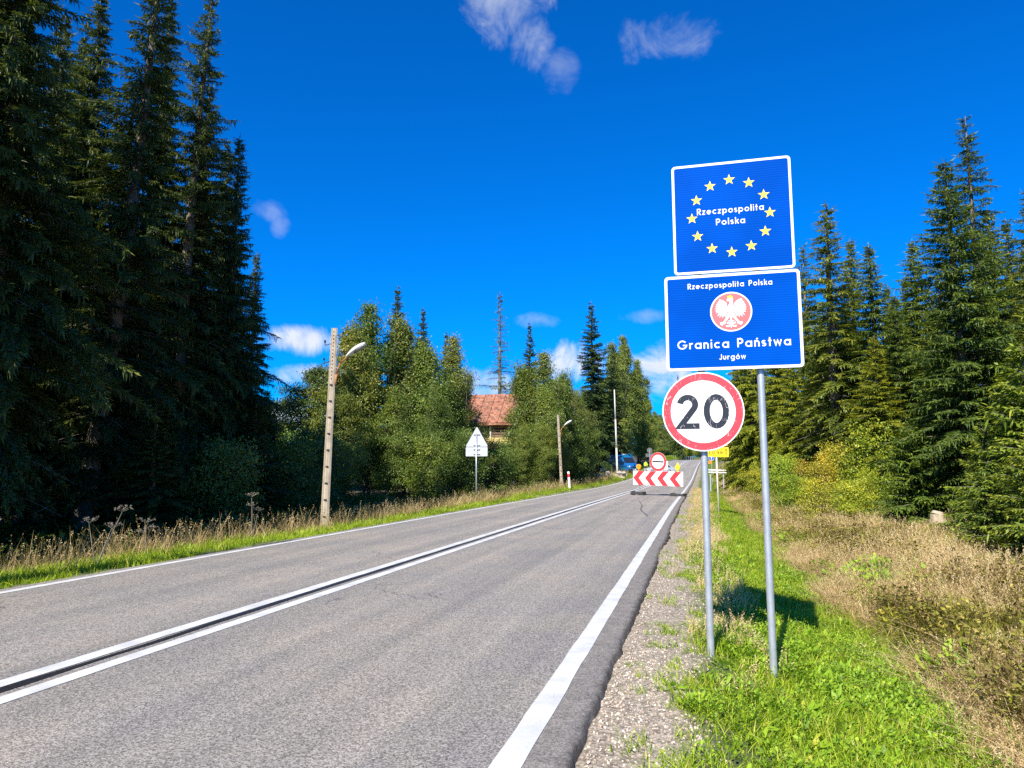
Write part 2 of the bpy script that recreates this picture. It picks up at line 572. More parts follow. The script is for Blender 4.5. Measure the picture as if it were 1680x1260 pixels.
def flat(name, polys, m, parent, y=0.0, th=.0008, label=None):
    """thin print: polygons in the XZ plane of a sign, facing -Y"""
    V, F = [], []
    for k, P in enumerate(polys):
        yy = y - k * 1e-4
        base = len(V)
        V += [(x, yy, z) for x, z in P]
        for tri in tessellate_polygon([[Vector((x, z, 0)) for x, z in P]]):
            F.append([base + i for i in tri])
    me = bpy.data.meshes.new(name)
    me.from_pydata(V, [], F)
    bm = bmesh.new()
    bm.from_mesh(me)
    for f in bm.faces:
        f.normal_update()
        if f.normal.y > 0:
            f.normal_flip()
    bm.to_mesh(me)
    bm.free()
    return link(name, me, m, parent, label=label)


def arc(cx, cz, rx, rz, a0, a1):
    n = max(3, int(abs(a1 - a0) / 15))
    return [(cx + rx * math.cos(rad(a0 + (a1 - a0) * i / n)), cz + rz * math.sin(rad(a0 + (a1 - a0) * i / n))) for i in range(n + 1)]


def glyph(ch, w):
    """strokes (centre lines) of a plain geometric letter of capital height 1, and its width"""
    h, X = w / 2, .68
    r = X / 2 - h
    c = X / 2
    f = r + h                        # centre of a bowl
    ws = 2 * (r + h)
    if ch in 'oó':
        g = [arc(f, c, r, r, 0, 360)]
        if ch == 'ó':
            g.append([(f - .02, X + .10), (f + .10, X + .26)])
        return g, ws
    if ch == 'c':
        return [arc(f, c, r, r, 48, 312)], ws * .88
    if ch == 'e':
        return [[(f - r, c)] + arc(f, c, r, r, 0, 312)], ws
    if ch == 'a':
        return [arc(f, c, r, r, 0, 360), [(f + r, X), (f + r, 0)]], ws
    if ch == 'p':
        return [arc(f, c, r, r, 0, 360), [(h, X), (h, -.28)]], ws
    if ch == 'g':
        return [arc(f, c, r, r, 0, 360), [(f + r, X), (f + r, -.02)] + arc(f, -.02, r, .20, 0, -150)], ws
    if ch == 's':
        q = (X - w) / 4
        return [arc(.21, X - h - q, .145, q, 35, 270) + arc(.21, h + q, .16, q, 90, -150)[1:]], .42
    if ch == 'z':
        return [[(.02, X - h), (.40, X - h), (.05, h), (.44, h)]], .46
    if ch == 'l':
        return [[(h, 0), (h, 1.02)]], w
    if ch == 'i':
        return [[(h, 0), (h, X)], [(h, X + .13), (h, X + .13 + w * 1.1)]], w
    if ch == 't':
        return [[(.16, 0), (.16, .95)], [(0, X - h), (.33, X - h)]], .33
    if ch == 'r':
        return [[(h, 0), (h, X)], arc(h + .22, X - h - .20, .22, .20, 180, 70)], .36
    if ch in 'nń':
        g = [[(h, 0), (h, X)], arc(h + .19, X - h - .19, .19, .19, 180, 0) + [(h + .38, 0)]]
        if ch == 'ń':
            g.append([(h + .15, X + .10), (h + .27, X + .26)])
        return g, .38 + w
    if ch == 'm':
        return [[(h, 0), (h, X)], arc(h + .17, X - h - .17, .17, .17, 180, 0) + [(h + .34, 0)], arc(h + .51, X - h - .17, .17, .17, 180, 0) + [(h + .68, 0)]], .68 + w
    if ch == 'u':
        return [[(h, X)] + arc(h + .19, h + .19, .19, .19, 180, 360) + [(h + .38, X)]], .38 + w
    if ch == 'w':
        return [[(h * .7, X), (.21, h), (.39, X - .06), (.57, h), (.78 - h * .7, X)]], .78
    if ch == 'k':
        return [[(h, 0), (h, 1.02)], [(.46, X), (h + .05, .30)], [(.20, .40), (.48, 0)]], .48
    if ch == 'R':
        return [[(h, 0), (h, 1)], [(h, 1 - h), (.30, 1 - h)] + arc(.30, .71, .22, 1 - h - .71, 90, -90) + [(h, .42)], [(.28, .42), (.54, 0)]], .58
    if ch == 'P':
        return [[(h, 0), (h, 1)], [(h, 1 - h), (.30, 1 - h)] + arc(.30, .69, .23, 1 - h - .69, 90, -90) + [(h, .38)]], .58
    if ch == 'G':
        return [arc(.50, .5, .50 - h, .5 - h, 42, 345) + [(1.0 - h, .44), (.56, .44)]], 1.0
    if ch == 'J':
        return [[(.36, 1), (.36, .28)] + arc(.19, .28, .17, .28 - h, 0, -165)], .36 + h
    if ch == 'K':
        return [[(h, 0), (h, 1)], [(.56, 1), (h + .04, .44)], [(.22, .58), (.60, 0)]], .60
    if ch == '2':
        return [arc(.29, .71, .29 - h, .29 - h, 172, -38) + [(.06 + h * .3, h), (.60, h)]], .60
    if ch == '0':
        return [arc(.34, .5, .34 - h, .5 - h, 0, 360)], .68
    if ch == '3':
        return [arc(.27, .74, .22, .26 - h, 150, -90) + arc(.27, .28, .25, .28 - h, 75, -155)[1:]], .55
    if ch == ',':
        return [[(.10, .10), (.03, -.12)]], .16
    return [], .62


def ribbon(P, h, closed):
    """even-width ribbon round a centre line, mitred"""
    n = len(P)
    L, R = [], []
    for i in range(n):
        a = Vector(P[i - 1]) if (i > 0 or closed) else None
        b = Vector(P[(i + 1) % n]) if (i < n - 1 or closed) else None
        p = Vector(P[i])
        d0 = (p - a).normalized() if a is not None else (b - p).normalized()
        d1 = (b - p).normalized() if b is not None else d0
        n0, n1 = Vector((-d0.y, d0.x)), Vector((-d1.y, d1.x))
        m = n0 + n1
        m = m.normalized() if m.length > 1e-6 else n0
        k = min(1.0 / max(.35, m.dot(n0)), 2.2)
        L.append(p + m * h * k)
        R.append(p - m * h * k)
    return L, R


def text(name, body, m, parent, cx, cz, width, y, cap=.05, w=.142, gap=.21, label=None):
    """plain road-sign lettering, each letter a flat piece of its own, fitted to a width and a capital height; cz is the middle of the capitals"""
    x, items = 0.0, []
    for ch in body:
        g, adv = glyph(ch, w)
        items.append((x, g))
        x += adv + (gap if g else 0)
    total = x - gap
    sx, sz = width / total, cap
    for x0, g in items:
        V, F = [], []
        for k, st in enumerate(g):
            closed = len(st) > 4 and (Vector(st[0]) - Vector(st[-1])).length < 1e-4
            if closed:
                st = st[:-1]
            Lq, Rq = ribbon(st, w / 2, closed)
            b0, n = len(V), len(st)
            for q in (Lq, Rq):
                V += [(cx - width / 2 + (x0 + v.x) * sx, y - k * 8e-5, cz + (v.y - .5) * sz) for v in q]
            for i in range(n if closed else n - 1):
                j = (i + 1) % n
                F.append((b0 + i, b0 + j, b0 + n + j, b0 + n + i))
        if not F:
            continue
        me = bpy.data.meshes.new('letter')
        me.from_pydata(V, [], F)
        for pg in me.polygons:
            if pg.normal.y > 0:
                pg.flip()
        link('letter' if name == 'lettering' else 'digit', me, m, parent)


def circle(cx, cz, r, n=48, a0=0.0):
    return [(cx + r * math.cos(a0 + 2 * PI * i / n), cz + r * math.sin(a0 + 2 * PI * i / n)) for i in range(n)]


def rrect(x0, z0, x1, z1, r, n=6):
    P = []
    for cx, cz, a in ((x1 - r, z1 - r, 0), (x0 + r, z1 - r, PI / 2), (x0 + r, z0 + r, PI), (x1 - r, z0 + r, 1.5 * PI)):
        P += [(cx + r * math.cos(a + PI / 2 * i / n), cz + r * math.sin(a + PI / 2 * i / n)) for i in range(n + 1)]
    return P


def ring_mesh(name, outer, inner, y, m, parent):
    n = len(outer)
    V = [(x, y, z) for x, z in outer] + [(x, y, z) for x, z in inner]
    F = [(i, (i + 1) % n, n + (i + 1) % n, n + i) for i in range(n)]
    me = bpy.data.meshes.new(name)
    me.from_pydata(V, [], F)
    return link(name, me, m, parent)


# ------------------------------------------------------------------ value noise and the lie of the land
_rng = np.random.default_rng(3)
_tab = _rng.random((256, 256))


def vnoise(x, y, s):
    x = np.asarray(x, dtype=float) / s + 1000
    y = np.asarray(y, dtype=float) / s + 1000
    xi, yi = np.floor(x).astype(int), np.floor(y).astype(int)
    fx, fy = x - xi, y - yi
    fx, fy = fx * fx * (3 - 2 * fx), fy * fy * (3 - 2 * fy)
    g = lambda a, b: _tab[a % 256, b % 256]
    return (g(xi, yi) * (1 - fx) + g(xi + 1, yi) * fx) * (1 - fy) + (g(xi, yi + 1) * (1 - fx) + g(xi + 1, yi + 1) * fx) * fy


_sy = np.arange(-100, 1000, 1.0)


def _smooth(v, k):
    w = np.ones(k) / k
    p = np.pad(v, k, mode='edge')
    return np.convolve(p, w, 'same')[k:-k]


_zr = _smooth(np.interp(_sy, [-100, 58, 72, 90, 125, 152, 177, 200, 240, 300, 1000], [0, 0, .08, .42, 1.5, 2.5, 3.65, 4.35, 4.8, 5.2, 10]), 9)
_dx = _smooth(np.interp(_sy, [-100, 30, 65, 125, 152, 177, 200, 240, 280, 400, 1000], [0, 0, .25, 1.1, 1.55, 2.4, 4.0, 9.5, 20, 80, 500]), 15)


def zr(y):
    return np.interp(y, _sy, _zr)


def dx(y):
    return np.interp(y, _sy, _dx)


_pu = [-600, -120, -60, -30, -17, -13, -11.8, -10.3, -9.0, -8.7, -8.5, -.8, -.6, -.05, .08, .6, 1.5, 2.2, 3.2, 5.0, 8.0, 30, 80, 600]
_pz = [6, 2.0, .8, .1, -.30, -.50, -.42, -.13, -.05, -.045, -.10, -.10, -.055, -.075, -.10, -.27, -.52, -.64, -.52, -.42, -.35, .4, 1.5, 6]


def gz(x, y):
    """height of the ground at x, y"""
    x = np.asarray(x, dtype=float)
    y = np.asarray(y, dtype=float)
    u = x - dx(y)
    p = np.interp(u, _pu, _pz)
    left = np.interp(u, [-14, -10.2, -9.0, -8.7], [1.0, 1.0, .4, 0]) * np.interp(y, [28, 50, 75, 95, 150, 185, 230], [0, .28, .45, .55, .5, 1.2, 1.2])
    amp = np.interp(np.abs(u + 4.6), [4.0, 5.5, 8, 14], [0, .035, .10, .25])
    b = (vnoise(x, y, .9) - .5) * amp + (vnoise(x + 50, y, 3.1) - .5) * amp * 1.6
    return zr(y) + p + left + b


def gz1(x, y):
    return float(gz(x, y))


def strip(ys, us, name, m, dz=0.0, jitter=None):
    ys, us = np.asarray(ys, float), np.asarray(us, float)
    U, Y = np.meshgrid(us, ys)
    if jitter is not None:
        U = U + jitter(U, Y)
    V = np.stack([U + dx(Y), Y, zr(Y) + dz], -1).reshape(-1, 3)
    nu, ny = len(us), len(ys)
    i = np.arange(ny - 1)[:, None] * nu + np.arange(nu - 1)[None, :]
    F = np.stack([i, i + 1, i + nu + 1, i + nu], -1).reshape(-1, 4)
    return link(name, np_mesh(name, V, F, across=U.ravel()), m)


# ground: one sheet to the horizon
xs = np.concatenate([np.linspace(-900, -60, 15), np.linspace(-55, -16, 27), np.arange(-15, -8.2, .25), np.linspace(-8, -1.2, 6), np.arange(-1, 10, .18), np.linspace(10.5, 40, 24), np.linspace(48, 900, 16)])
ys = np.concatenate([np.linspace(-300, -20, 10), np.arange(-16, 0, 1.0), np.arange(0, 25, .3), np.arange(25, 60, .8), np.arange(60, 130, 1.6), np.arange(130, 300, 4.0), np.linspace(305, 1500, 24)])
Xg, Yg = np.meshgrid(xs, ys)
Xg = Xg + dx(Yg) * (np.abs(Xg) < 60)
Vg = np.stack([Xg, Yg, gz(Xg, Yg)], -1).reshape(-1, 3)
nu = len(xs)
ii = np.arange(len(ys) - 1)[:, None] * nu + np.arange(nu - 1)[None, :]
Fg = np.stack([ii, ii + 1, ii + nu + 1, ii + nu], -1).reshape(-1, 4)
tag(link('ground', np_mesh('ground', Vg, Fg, across=(Xg - dx(Yg)).ravel(), smooth=True), M_ground), 'grassy verges, gravel shoulder and brown forest soil either side of the road', 'ground', kind='structure')

# road slab with broken right-hand rim
yr = np.concatenate([np.arange(-60, 0, 3.0), np.arange(0, 30, .12), np.arange(30, 70, .6), np.arange(70, 420, 2.0)])
U0 = [-8.66, -8.64, -8.6, -8.0, -6.3, -4.6, -2.8, -1.2, -.95, -.80, -.685, -.665, -.64]


def rim_jit(U, Y):
    j = (vnoise(Y, Y * 0 + 3, .35) - .5) * .08 + (vnoise(Y, Y * 0 + 9, 1.5) - .5) * .09 + (vnoise(Y, Y * 0 + 5, .11) - .5) * .045
    return np.where(U > -.75, j, 0)


rd = strip(yr, U0, 'road', M_asphalt, 0.0, rim_jit)
co = np.empty(len(rd.data.vertices) * 3, dtype=np.float32)
rd.data.vertices.foreach_get('co', co)
co = co.reshape(len(yr), len(U0), 3)
co[:, 0, 2] -= .09
co[:, 1, 2] -= .008
co[:, -3, 2] -= .004
co[:, -2, 2] -= .018
co[:, -1, 2] -= .12
rd.data.vertices.foreach_set('co', co.ravel())
tag(rd, 'worn grey asphalt two-lane road climbing away to the right', 'road', kind='structure')
yl = np.concatenate([np.arange(-60, 0, 3.0), np.arange(0, 30, .25), np.arange(30, 70, .8), np.arange(70, 400, 2.0)])


def lj(U, Y):
    return (vnoise(Y, U * 40, .6) - .5) * .010 + (vnoise(Y, U * 90, .12) - .5) * .006


for u0, u1, lab in ((-1.06, -.90, 'broad white edge line by the gravel shoulder'), (-8.42, -8.28, 'white edge line along the far left verge'),
                    (-4.885, -4.725, 'left stripe of the double white centre line'), (-4.535, -4.385, 'right stripe of the double white centre line')):
    tag(strip(yl, np.linspace(u0, u1, 3), 'road_line', M_line, .004, lj), lab, 'road line', 'white lines painted on the road', 'structure')


for (p0, p1, lab) in (((-1.6, 24.0), (-2.9, 37.0), 'long dark crack seal running slantwise across the right lane before the barrier'),):
    n = 40
    V = []
    for i in range(n + 1):
        f = i / n
        x, y = p0[0] + (p1[0] - p0[0]) * f, p0[1] + (p1[1] - p0[1]) * f
        x += (float(vnoise(y, 3.0, 4.0)) - .5) * .25 + (float(vnoise(y, 9.0, .5)) - .5) * .03
        wv = .010 + .03 * float(vnoise(y, 40.0, 1.2))
        V += [(x - wv, y, .004), (x + wv, y, .004)]
    tag(link('crack_seal', np_mesh('crack_seal', V, [[2 * i, 2 * i + 1, 2 * i + 3, 2 * i + 2] for i in range(n)]), M_seal), lab, 'road seam', None, 'structure')


def tarj(U, Y):
    e = (vnoise(Y, U * 70, .7) - .5) * .035
    return e


tag(strip(yl, (-4.70, -4.62), 'tar_seam', M_tar, .004, tarj), 'black tar seam between the double centre lines', 'road seam', kind='structure')
# ------------------------------------------------------------------ border sign on two posts
SY = 6.67
bs = thing('border_sign', 'tall blue border sign on two galvanised posts with a round 20 sign below', 'border sign', (0, SY, 0))
for px, zb, zt in ((.088, gz1(.088, SY) - .25, 4.28), (.60, gz1(.60, SY) - .25, 4.28)):
    p = MB().cyl((px, 0, zb), (px - .004, 0, zt), .0315, seg=28).obj('post', M_galv, bs, smooth=True)
    p.data.set_sharp_from_angle(angle=rad(40))
    MB().cyl((px - .004, 0, zt - .02), (px - .004, 0, zt + .02), .034, .030, seg=20).obj('cap', M_cap, p)


def panel(name, x0, x1, z0, z1, y, border, label):
    """sheet-metal panel: folded rim, white border, blue film; children of bs"""
    pts = rrect(x0, z0, x1, z1, .035)
    pn = MB().prism(pts, y, y + .022).obj(name, M_alu, bs, label)
    ring_mesh('white_border', rrect(x0 + .001, z0 + .001, x1 - .001, z1 - .001, .034), rrect(x0 + border, z0 + border, x1 - border, z1 - border, .018), y - .0006, M_white, pn)
    flat('blue_film', [rrect(x0 + border, z0 + border, x1 - border, z1 - border, .018)], M_blue, pn, y - .0008)
    return pn


EX0, EX1, EZ0, EZ1 = -.13, .925, 3.298, 4.348
eu = panel('country_panel', EX0, EX1, EZ0, EZ1, -.075, .022, 'upper blue panel with a ring of twelve yellow stars')
yf = -.0768
for k in range(12):
    a = 2 * PI * k / 12
    cx, cz = EX0 + .517 + .343 * math.sin(a), EZ1 - .522 + .345 * math.cos(a)
    pts = [(cx + (.054 if j % 2 == 0 else .0212) * math.sin(PI * j / 5), cz + (.054 if j % 2 == 0 else .0212) * math.cos(PI * j / 5)) for j in range(10)]
    flat('star', [pts], M_yel, eu, yf)
text('lettering', 'Rzeczpospolita', M_white, eu, EX0 + .515, EZ1 - .462, .588, yf - .0003, cap=.061)
text('lettering', 'Polska', M_white, eu, EX0 + .515, EZ1 - .572, .255, yf - .0003, cap=.061)

BX0, BX1, BZ0, BZ1 = -.222, .957, 2.40, 3.284
bp = panel('border_panel', BX0, BX1, BZ0, BZ1, -.078, .025, 'lower blue panel with a white eagle emblem and place name')
yb = -.0798
text('lettering', 'Rzeczpospolita Polska', M_white, bp, BX0 + .576, BZ1 - .103, .735, yb, cap=.052)
text('lettering', 'Granica Państwa', M_white, bp, BX0 + .59, BZ1 - .645, .975, yb, cap=.082)
text('lettering', 'Jurgów', M_white, bp, BX0 + .58, BZ1 - .768, .225, yb, cap=.050)
# white eagle in a red disc
ecx, ecz, er = BX0 + .582, BZ1 - .357, .182
em = flat('emblem', [circle(ecx, ecz, er, 56)], M_white, bp, yb)
flat('emblem_disc', [circle(ecx, ecz, er * .935, 56)], M_pink, em, yb - .0003)


def ep(P):
    return [(ecx + (x - 687) / 562 * er, ecz - (y - 632) / 530 * er) for x, y in P]


def mirror(P):
    return [(1364 - x, y) for x, y in P][::-1]


outer_w = [(372, 285), (352, 325), (318, 372), (290, 418), (270, 470), (262, 535), (264, 600), (282, 660), (308, 745), (368, 790), (455, 802), (522, 772)]
wing = []
for i, (x, y) in enumerate(outer_w):
    wing.append((x, y))
    if i < len(outer_w) - 1:
        mx_, my_ = (x + outer_w[i + 1][0]) / 2, (y + outer_w[i + 1][1]) / 2
        k = .18 if i < 7 else .34
        wing.append((mx_ + (520 - mx_) * k, my_ + (520 - my_) * k))
wing += [(585, 640), (640, 620), (640, 520), (598, 500), (560, 492), (585, 440), (568, 392), (520, 345), (450, 305)]
body = [(612, 266), (582, 308), (588, 350), (630, 345), (664, 358), (652, 415), (600, 480), (590, 560), (618, 632), (560, 745), (640, 775), (724, 775), (804, 745), (746, 632), (774, 560), (764, 480), (748, 430), (748, 266)]
leg = [(600, 680), (535, 800), (470, 898), (380, 912), (388, 962), (440, 1004), (470, 962), (530, 952), (520, 908), (640, 775)]
tail = [(660, 765), (704, 765), (706, 930), (698, 1050), (682, 1062), (668, 1050), (658, 930)]
f1 = [(664, 905), (610, 925), (566, 900), (560, 940), (600, 962), (664, 945)]
f2 = [(668, 950), (610, 1000), (535, 992), (545, 1036), (620, 1038), (672, 1000)]
f3 = [(664, 850), (625, 875), (590, 868), (600, 892), (664, 892)]
flat('eagle', [ep(q) for q in (wing, mirror(wing), body, leg, mirror(leg), tail, f1, mirror(f1), f2, mirror(f2), f3, mirror(f3))], M_white, em, yb - .0006)
flat('crown_mark', [ep([(600, 205), (632, 222), (675, 182), (718, 222), (752, 205), (738, 268), (616, 268)])], M_yel, em, yb - .0022)

# round 20 sign on the left post
dcx, dcz = .086, 2.027
ds = MB().cyl((dcx, -.048, dcz), (dcx, -.072, dcz), .357, seg=64).obj('speed_limit_sign', M_alu, bs, 'round red-rimmed sign reading 20 with scratched film')
flat('white_face', [circle(dcx, dcz, .3565, 72)], M_white, ds, -.0726)
ring_mesh('red_ring', circle(dcx, dcz, .346, 72), circle(dcx, dcz, .282, 72), -.0732, M_redscr, ds)
text('number', '20', M_blkscr, ds, dcx, dcz, .452, -.0734, cap=.312, w=.168, gap=.115)
# clamps behind the panels
for px in (.086, .598):
    for z in (2.62, 3.08, 3.5, 4.12):
        MB().box((px, .0, z), (.11, .085, .03), bev=.004).obj('clamp', M_galv, bs)
for z in (1.86, 2.2):
    MB().box((.086, -.01, z), (.10, .085, .03), bev=.004).obj('clamp', M_galv, bs)

# ------------------------------------------------------------------ lamp poles on the left verge
def concrete_lamp(x, y, h, lean, label, w0=.215, w1=.155, rungs=True):
    zb = gz1(x, y)
    t = thing('lamp_pole', label, 'lamp post', (x, y, zb), .35, 'street lamps on concrete poles')
    t.rotation_euler = (0, lean, .1)
    m = MB()
    # two flanges and a recessed web, tapering
    for s in (-1, 1):
        a, b_ = w0 / 2 - .025, w1 / 2 - .02
        m.tube([(s * a, 0, -.6), (s * b_, 0, h)], [.052, .040], 4)
    pole = m.obj('pole', M_conc, t)
    web = MB()
    web.cyl((0, 0, -.6), (0, 0, h - .01), w0 * .52, w1 * .52, 4)
    wo_ = web.obj('web', M_conc, pole)
    wo_.scale = (1, .55, 1)
    n = 9
    for k in range(n):
        z = .35 + k * (h - 1.6) / n
        MB().box((.01, -w0 * .30 + .012, z), (.075, .03, .045)).obj('step_hole', M_cap, pole)
    for k in range(14):
        z = h - .12 - k * .11
        MB().box((.0, -w1 * .31, z), (.022, .02, .03)).obj('bolt_hole', M_cap, pole)
    for s, z in ((1, h - .22), (-1, h - .48), (1, h - .82), (-1, h - 1.02), (-1, h - 1.55)):
        ins = MB().tube([(s * .09, 0, z), (s * .2, 0, z - .03), (s * .27, 0, z - .05), (s * .28, 0, z + .03)], [.012] * 4, 6)
        ins.ball((s * .28, 0, z + .07), .045, (.8, .8, 1.2), 1)
        ins.obj('insulator_hook', M_cap, t)
    zl = h - 1.5
    arm = MB().tube([(.12, 0, zl - .25), (.14, 0, zl + .1), (.26, -.05, zl + .42), (.5, -.1, zl + .6)], [.03, .03, .028, .026], 8).obj('lamp_arm', M_rust, t, smooth=True)
    Mh = Matrix.Translation((.76, -.16, zl + .79)) @ Matrix.Rotation(-.55, 4, 'Y') @ Matrix.Rotation(-.2, 4, 'Z')
    hb = MB().ball((0, 0, 0), .5, (.80, .28, .21), 3)
    hm = hb.mesh('lamp_head', True)
    for v in hm.vertices:
        if v.co.z < -.015:
            v.co.z = -.015 + (v.co.z + .015) * .25
        if v.co.x < 0:
            v.co.y *= 1 + .9 * v.co.x
            v.co.z *= 1 + .8 * v.co.x
    hd = link('lamp_head', hm, M_lampwhite, t)
    hd.matrix_local = Mh
    gl = MB().ball((.16, 0, -.04), .25, (1.0, .48, .22), 2).obj('lamp_glass', M_lampglass, hd, smooth=True)
    return t


concrete_lamp(-10.58, 19.15, 5.98, .022, 'weathered concrete lamp post with a white lamp head, nearest on the left verge')
concrete_lamp(-10.25, 56.0, 5.75, -.045, 'smaller lamp post farther up the left verge beside the white marker post', .19, .14)
# tall white pole by the van
t = thing('flag_pole', 'tall bare white pole with rust patches in front of the blue van', 'pole', (-9.4, 90, gz1(-9.4, 90)), 0)
t.rotation_euler = (0, -.018, 0)
pl = MB().tube([(0, 0, -.3), (0, 0, 3.6), (0, 0, 7.2), (0, 0, 10.9)], [.13, .11, .09, .065], 12).obj('pole', M_polewhite, t, smooth=True)
MB().cyl((0, 0, 10.9), (0, 0, 10.97), .075, .05, 10).obj('pole_cap', M_rust, t)
for z in (3.6, 7.2):
    MB().cyl((0, 0, z - .05), (0, 0, z + .05), .125, .12, 12).obj('joint_collar', M_rust, t)
MB().box((0, 0, .02), (.42, .42, .16), bev=.02).obj('foot_block', M_rust, t)

# ------------------------------------------------------------------ triangular sign seen from behind
tx, ty = -11.02, 35.67
t = thing('warning_sign', 'triangular warning sign with plate below, seen from its grey back', 'road sign', (tx, ty, gz1(tx, ty)), .12)
zo = gz1(tx, ty)
MB().cyl((0, -.05, -.3), (-.02, -.05, 3.45 - zo), .036, seg=14).obj('post', M_galv, t, smooth=True)


def rounded(P, r, n=4):
    out = []
    k = len(P)
    for i in range(k):
        p0, p1, p2 = Vector(P[i - 1]), Vector(P[i]), Vector(P[(i + 1) % k])
        a, b_ = (p0 - p1).normalized(), (p2 - p1).normalized()
        for j in range(n + 1):
            s = j / n
            q0, q2 = p1 + a * r, p1 + b_ * r
            q = q0 * (1 - s) ** 2 + p1 * 2 * s * (1 - s) + q2 * s ** 2
            out.append((q.x, q.y))
    return out


tri = rounded([(-.60, 2.735 - zo), (.60, 2.735 - zo), (0, 3.80 - zo)], .09)
tp = MB().prism(tri, 0, .02).obj('triangle_plate', M_alu, t)
flat('sign_face', [[(x, z) for x, z in tri]], M_signyel, tp, 0).matrix_local = Matrix.Translation((0, .024, 0)) @ Matrix.Identity(4)
pp = MB().prism(rounded([(-.585, 2.24 - zo), (.57, 2.24 - zo), (.57, 2.715 - zo), (-.585, 2.715 - zo)], .04), 0, .02).obj('extra_plate', M_alu, t)
for z in (3.38, 2.82, 2.60, 2.36):
    MB().box((0, -.03, z - zo), (.34, .05, .03)).obj('clamp', M_galv, t)

# white and red marker post
t = thing('marker_post', 'white roadside marker post with a red band, leaning left beside the left edge line', 'marker post', (-9.28, 54.0, gz1(-9.28, 54)), .1)
t.rotation_euler = (0, -.06, .1)
MB().box((0, 0, .62), (.17, .09, 1.36), bev=.03).obj('post', M_white, t)
MB().box((0, 0, 1.0), (.178, .098, .32), bev=.03).obj('red_band', M_delred, t)
MB().box((0.02, -.052, 1.0), (.06, .012, .2)).obj('reflector', M_red, t)

# ------------------------------------------------------------------ chevron barrier across the right lane
pL, pR = Vector((-3.62, 45.4, 0)), Vector((-.80, 42.6, 0))
ang = math.atan2(pR.y - pL.y, pR.x - pL.x) * .62
ctr = (pL + pR) / 2
t = thing('road_barrier', 'red and white chevron barrier board on rubber feet across the right lane', 'barrier', ctr, ang)
t.rotation_euler = (0, .022, ang)
BW, BH = 3.42, .86
z0b = .60
bd = MB().box((0, 0, z0b + BH / 2), (BW, .05, BH), bev=.006).obj('board', M_white, t)
sx_ = BW / 3.3
for k in range(4):
    xo = -BW / 2 + k * .808 * sx_
    P = [(.385, 1.0), (.79, 1.0), (.40, .5), (.745, 0.0), (.375, 0.0), (.015, .5)]
    flat('red_chevron', [[(xo + x * sx_, z0b + .004 + z * (BH - .008)) for x, z in P]], M_red, bd, -.027)
for x in (-1.33, 1.30):
    lg = MB().box((x, .04, .34), (.04, .04, .74)).obj('leg', M_galv, t)
    MB().box((x + .08, .04, .36), (.025, .025, .7)).obj('leg', M_galv, t)
for x in (-1.38, 1.36):
    f = MB().box((x, .04, .10), (.80, .42, .13), bev=.02)
    f.obj('foot', M_rubber, t)
    for s in (-1, 1):
        MB().box((x + s * .38, .04, .09), (.10, .44, .22), bev=.02).obj('foot_end', M_rubber, t)
for x, mt in ((-1.31, M_orange), (1.36, M_yellow)):
    zt = z0b + BH
    l = MB().cyl((x, 0, zt - .02), (x, 0, zt + .12), .05, .045, 12).obj('lamp_base', M_signora if mt is M_orange else M_yellow, t)
    l2 = MB().cyl((x, -.05, zt + .25), (x, .05, zt + .25), .155, .155, 24).obj('warning_lamp', mt, t)
    if mt is M_orange:
        MB().cyl((x, -.055, zt + .25), (x, -.051, zt + .25), .08, .08, 16).obj('lens', M_signora, l2)
    else:
        MB().cyl((x, 0, zt + .38), (x, 0, zt + .52), .07, .04, 10).obj('lamp_top', mt, l2)

# round control sign bolted to the top of the barrier frame
kx, kz, kr = .03, 2.03, .565
MB().box((kx, .06, 1.5), (.06, .05, 1.3)).obj('bracket', M_galv, t)
MB().box((kx + .40, .05, kz - .22), (.5, .02, .5)).obj('white_plate', M_white, t)
dsk = MB().cyl((kx, .02, kz), (kx, 0, kz), kr + .006, seg=56).obj('control_sign', M_alu, t, 'round red-rimmed border control sign with a black bar')
flat('white_face', [circle(kx, kz, kr, 56)], M_white, dsk, -.002)
ring_mesh('red_ring', circle(kx, kz, kr - .004, 56), circle(kx, kz, kr * .745, 56), -.005, M_redw, dsk)
flat('black_bar', [[(kx - .385, kz + .06), (kx - .385, kz - .025), (kx + .39, kz - .05), (kx + .39, kz + .035)]], M_black, dsk, -.006)
M_faint = mat('faded_print', (.36, .35, .36), .5)
text('lettering', 'Kontrola', M_faint, dsk, kx, kz + .18, .60, -.006, cap=.13)
text('lettering', 'graniczna', M_faint, dsk, kx, kz - .19, .66, -.006, cap=.12)

# yellow distance sign behind the 20 sign
yx, yy = .97, 33.0
t = thing('distance_sign', 'yellow distance sign reading 3,0 km with an arrow, below a triangular warning sign', 'road sign', (yx, yy, 0), 0)
MB().cyl((0, .05, gz1(yx, yy) - .3), (-.03, .05, 3.2), .038, seg=12).obj('post', M_polewhite, t, smooth=True)
plt = MB().prism(rounded([(-.50, 2.10), (.46, 2.10), (.46, 2.54), (-.50, 2.54)], .03), 0, .02).obj('yellow_plate', M_alu, t)
plt.rotation_euler = (0, .02, 0)
flat('yellow_face', [rounded([(-.498, 2.102), (.458, 2.102), (.458, 2.538), (-.498, 2.538)], .03)], M_signyel, plt, -.001)
text('lettering', '3,0 km', M_black, plt, -.10, 2.31, .64, -.002, cap=.19)
flat('arrow', [[(.335, 2.18), (.365, 2.18), (.365, 2.40), (.395, 2.40), (.35, 2.48), (.305, 2.40), (.335, 2.40)]], M_black, plt, -.002)
tr = MB().prism(rounded([(-.52, 2.58), (.50, 2.58), (-.01, 3.46)], .07), 0, .02).obj('triangle_plate', M_alu, t)
flat('orange_rim', [rounded([(-.519, 2.581), (.499, 2.581), (-.01, 3.459)], .07)], M_signora, tr, -.001)
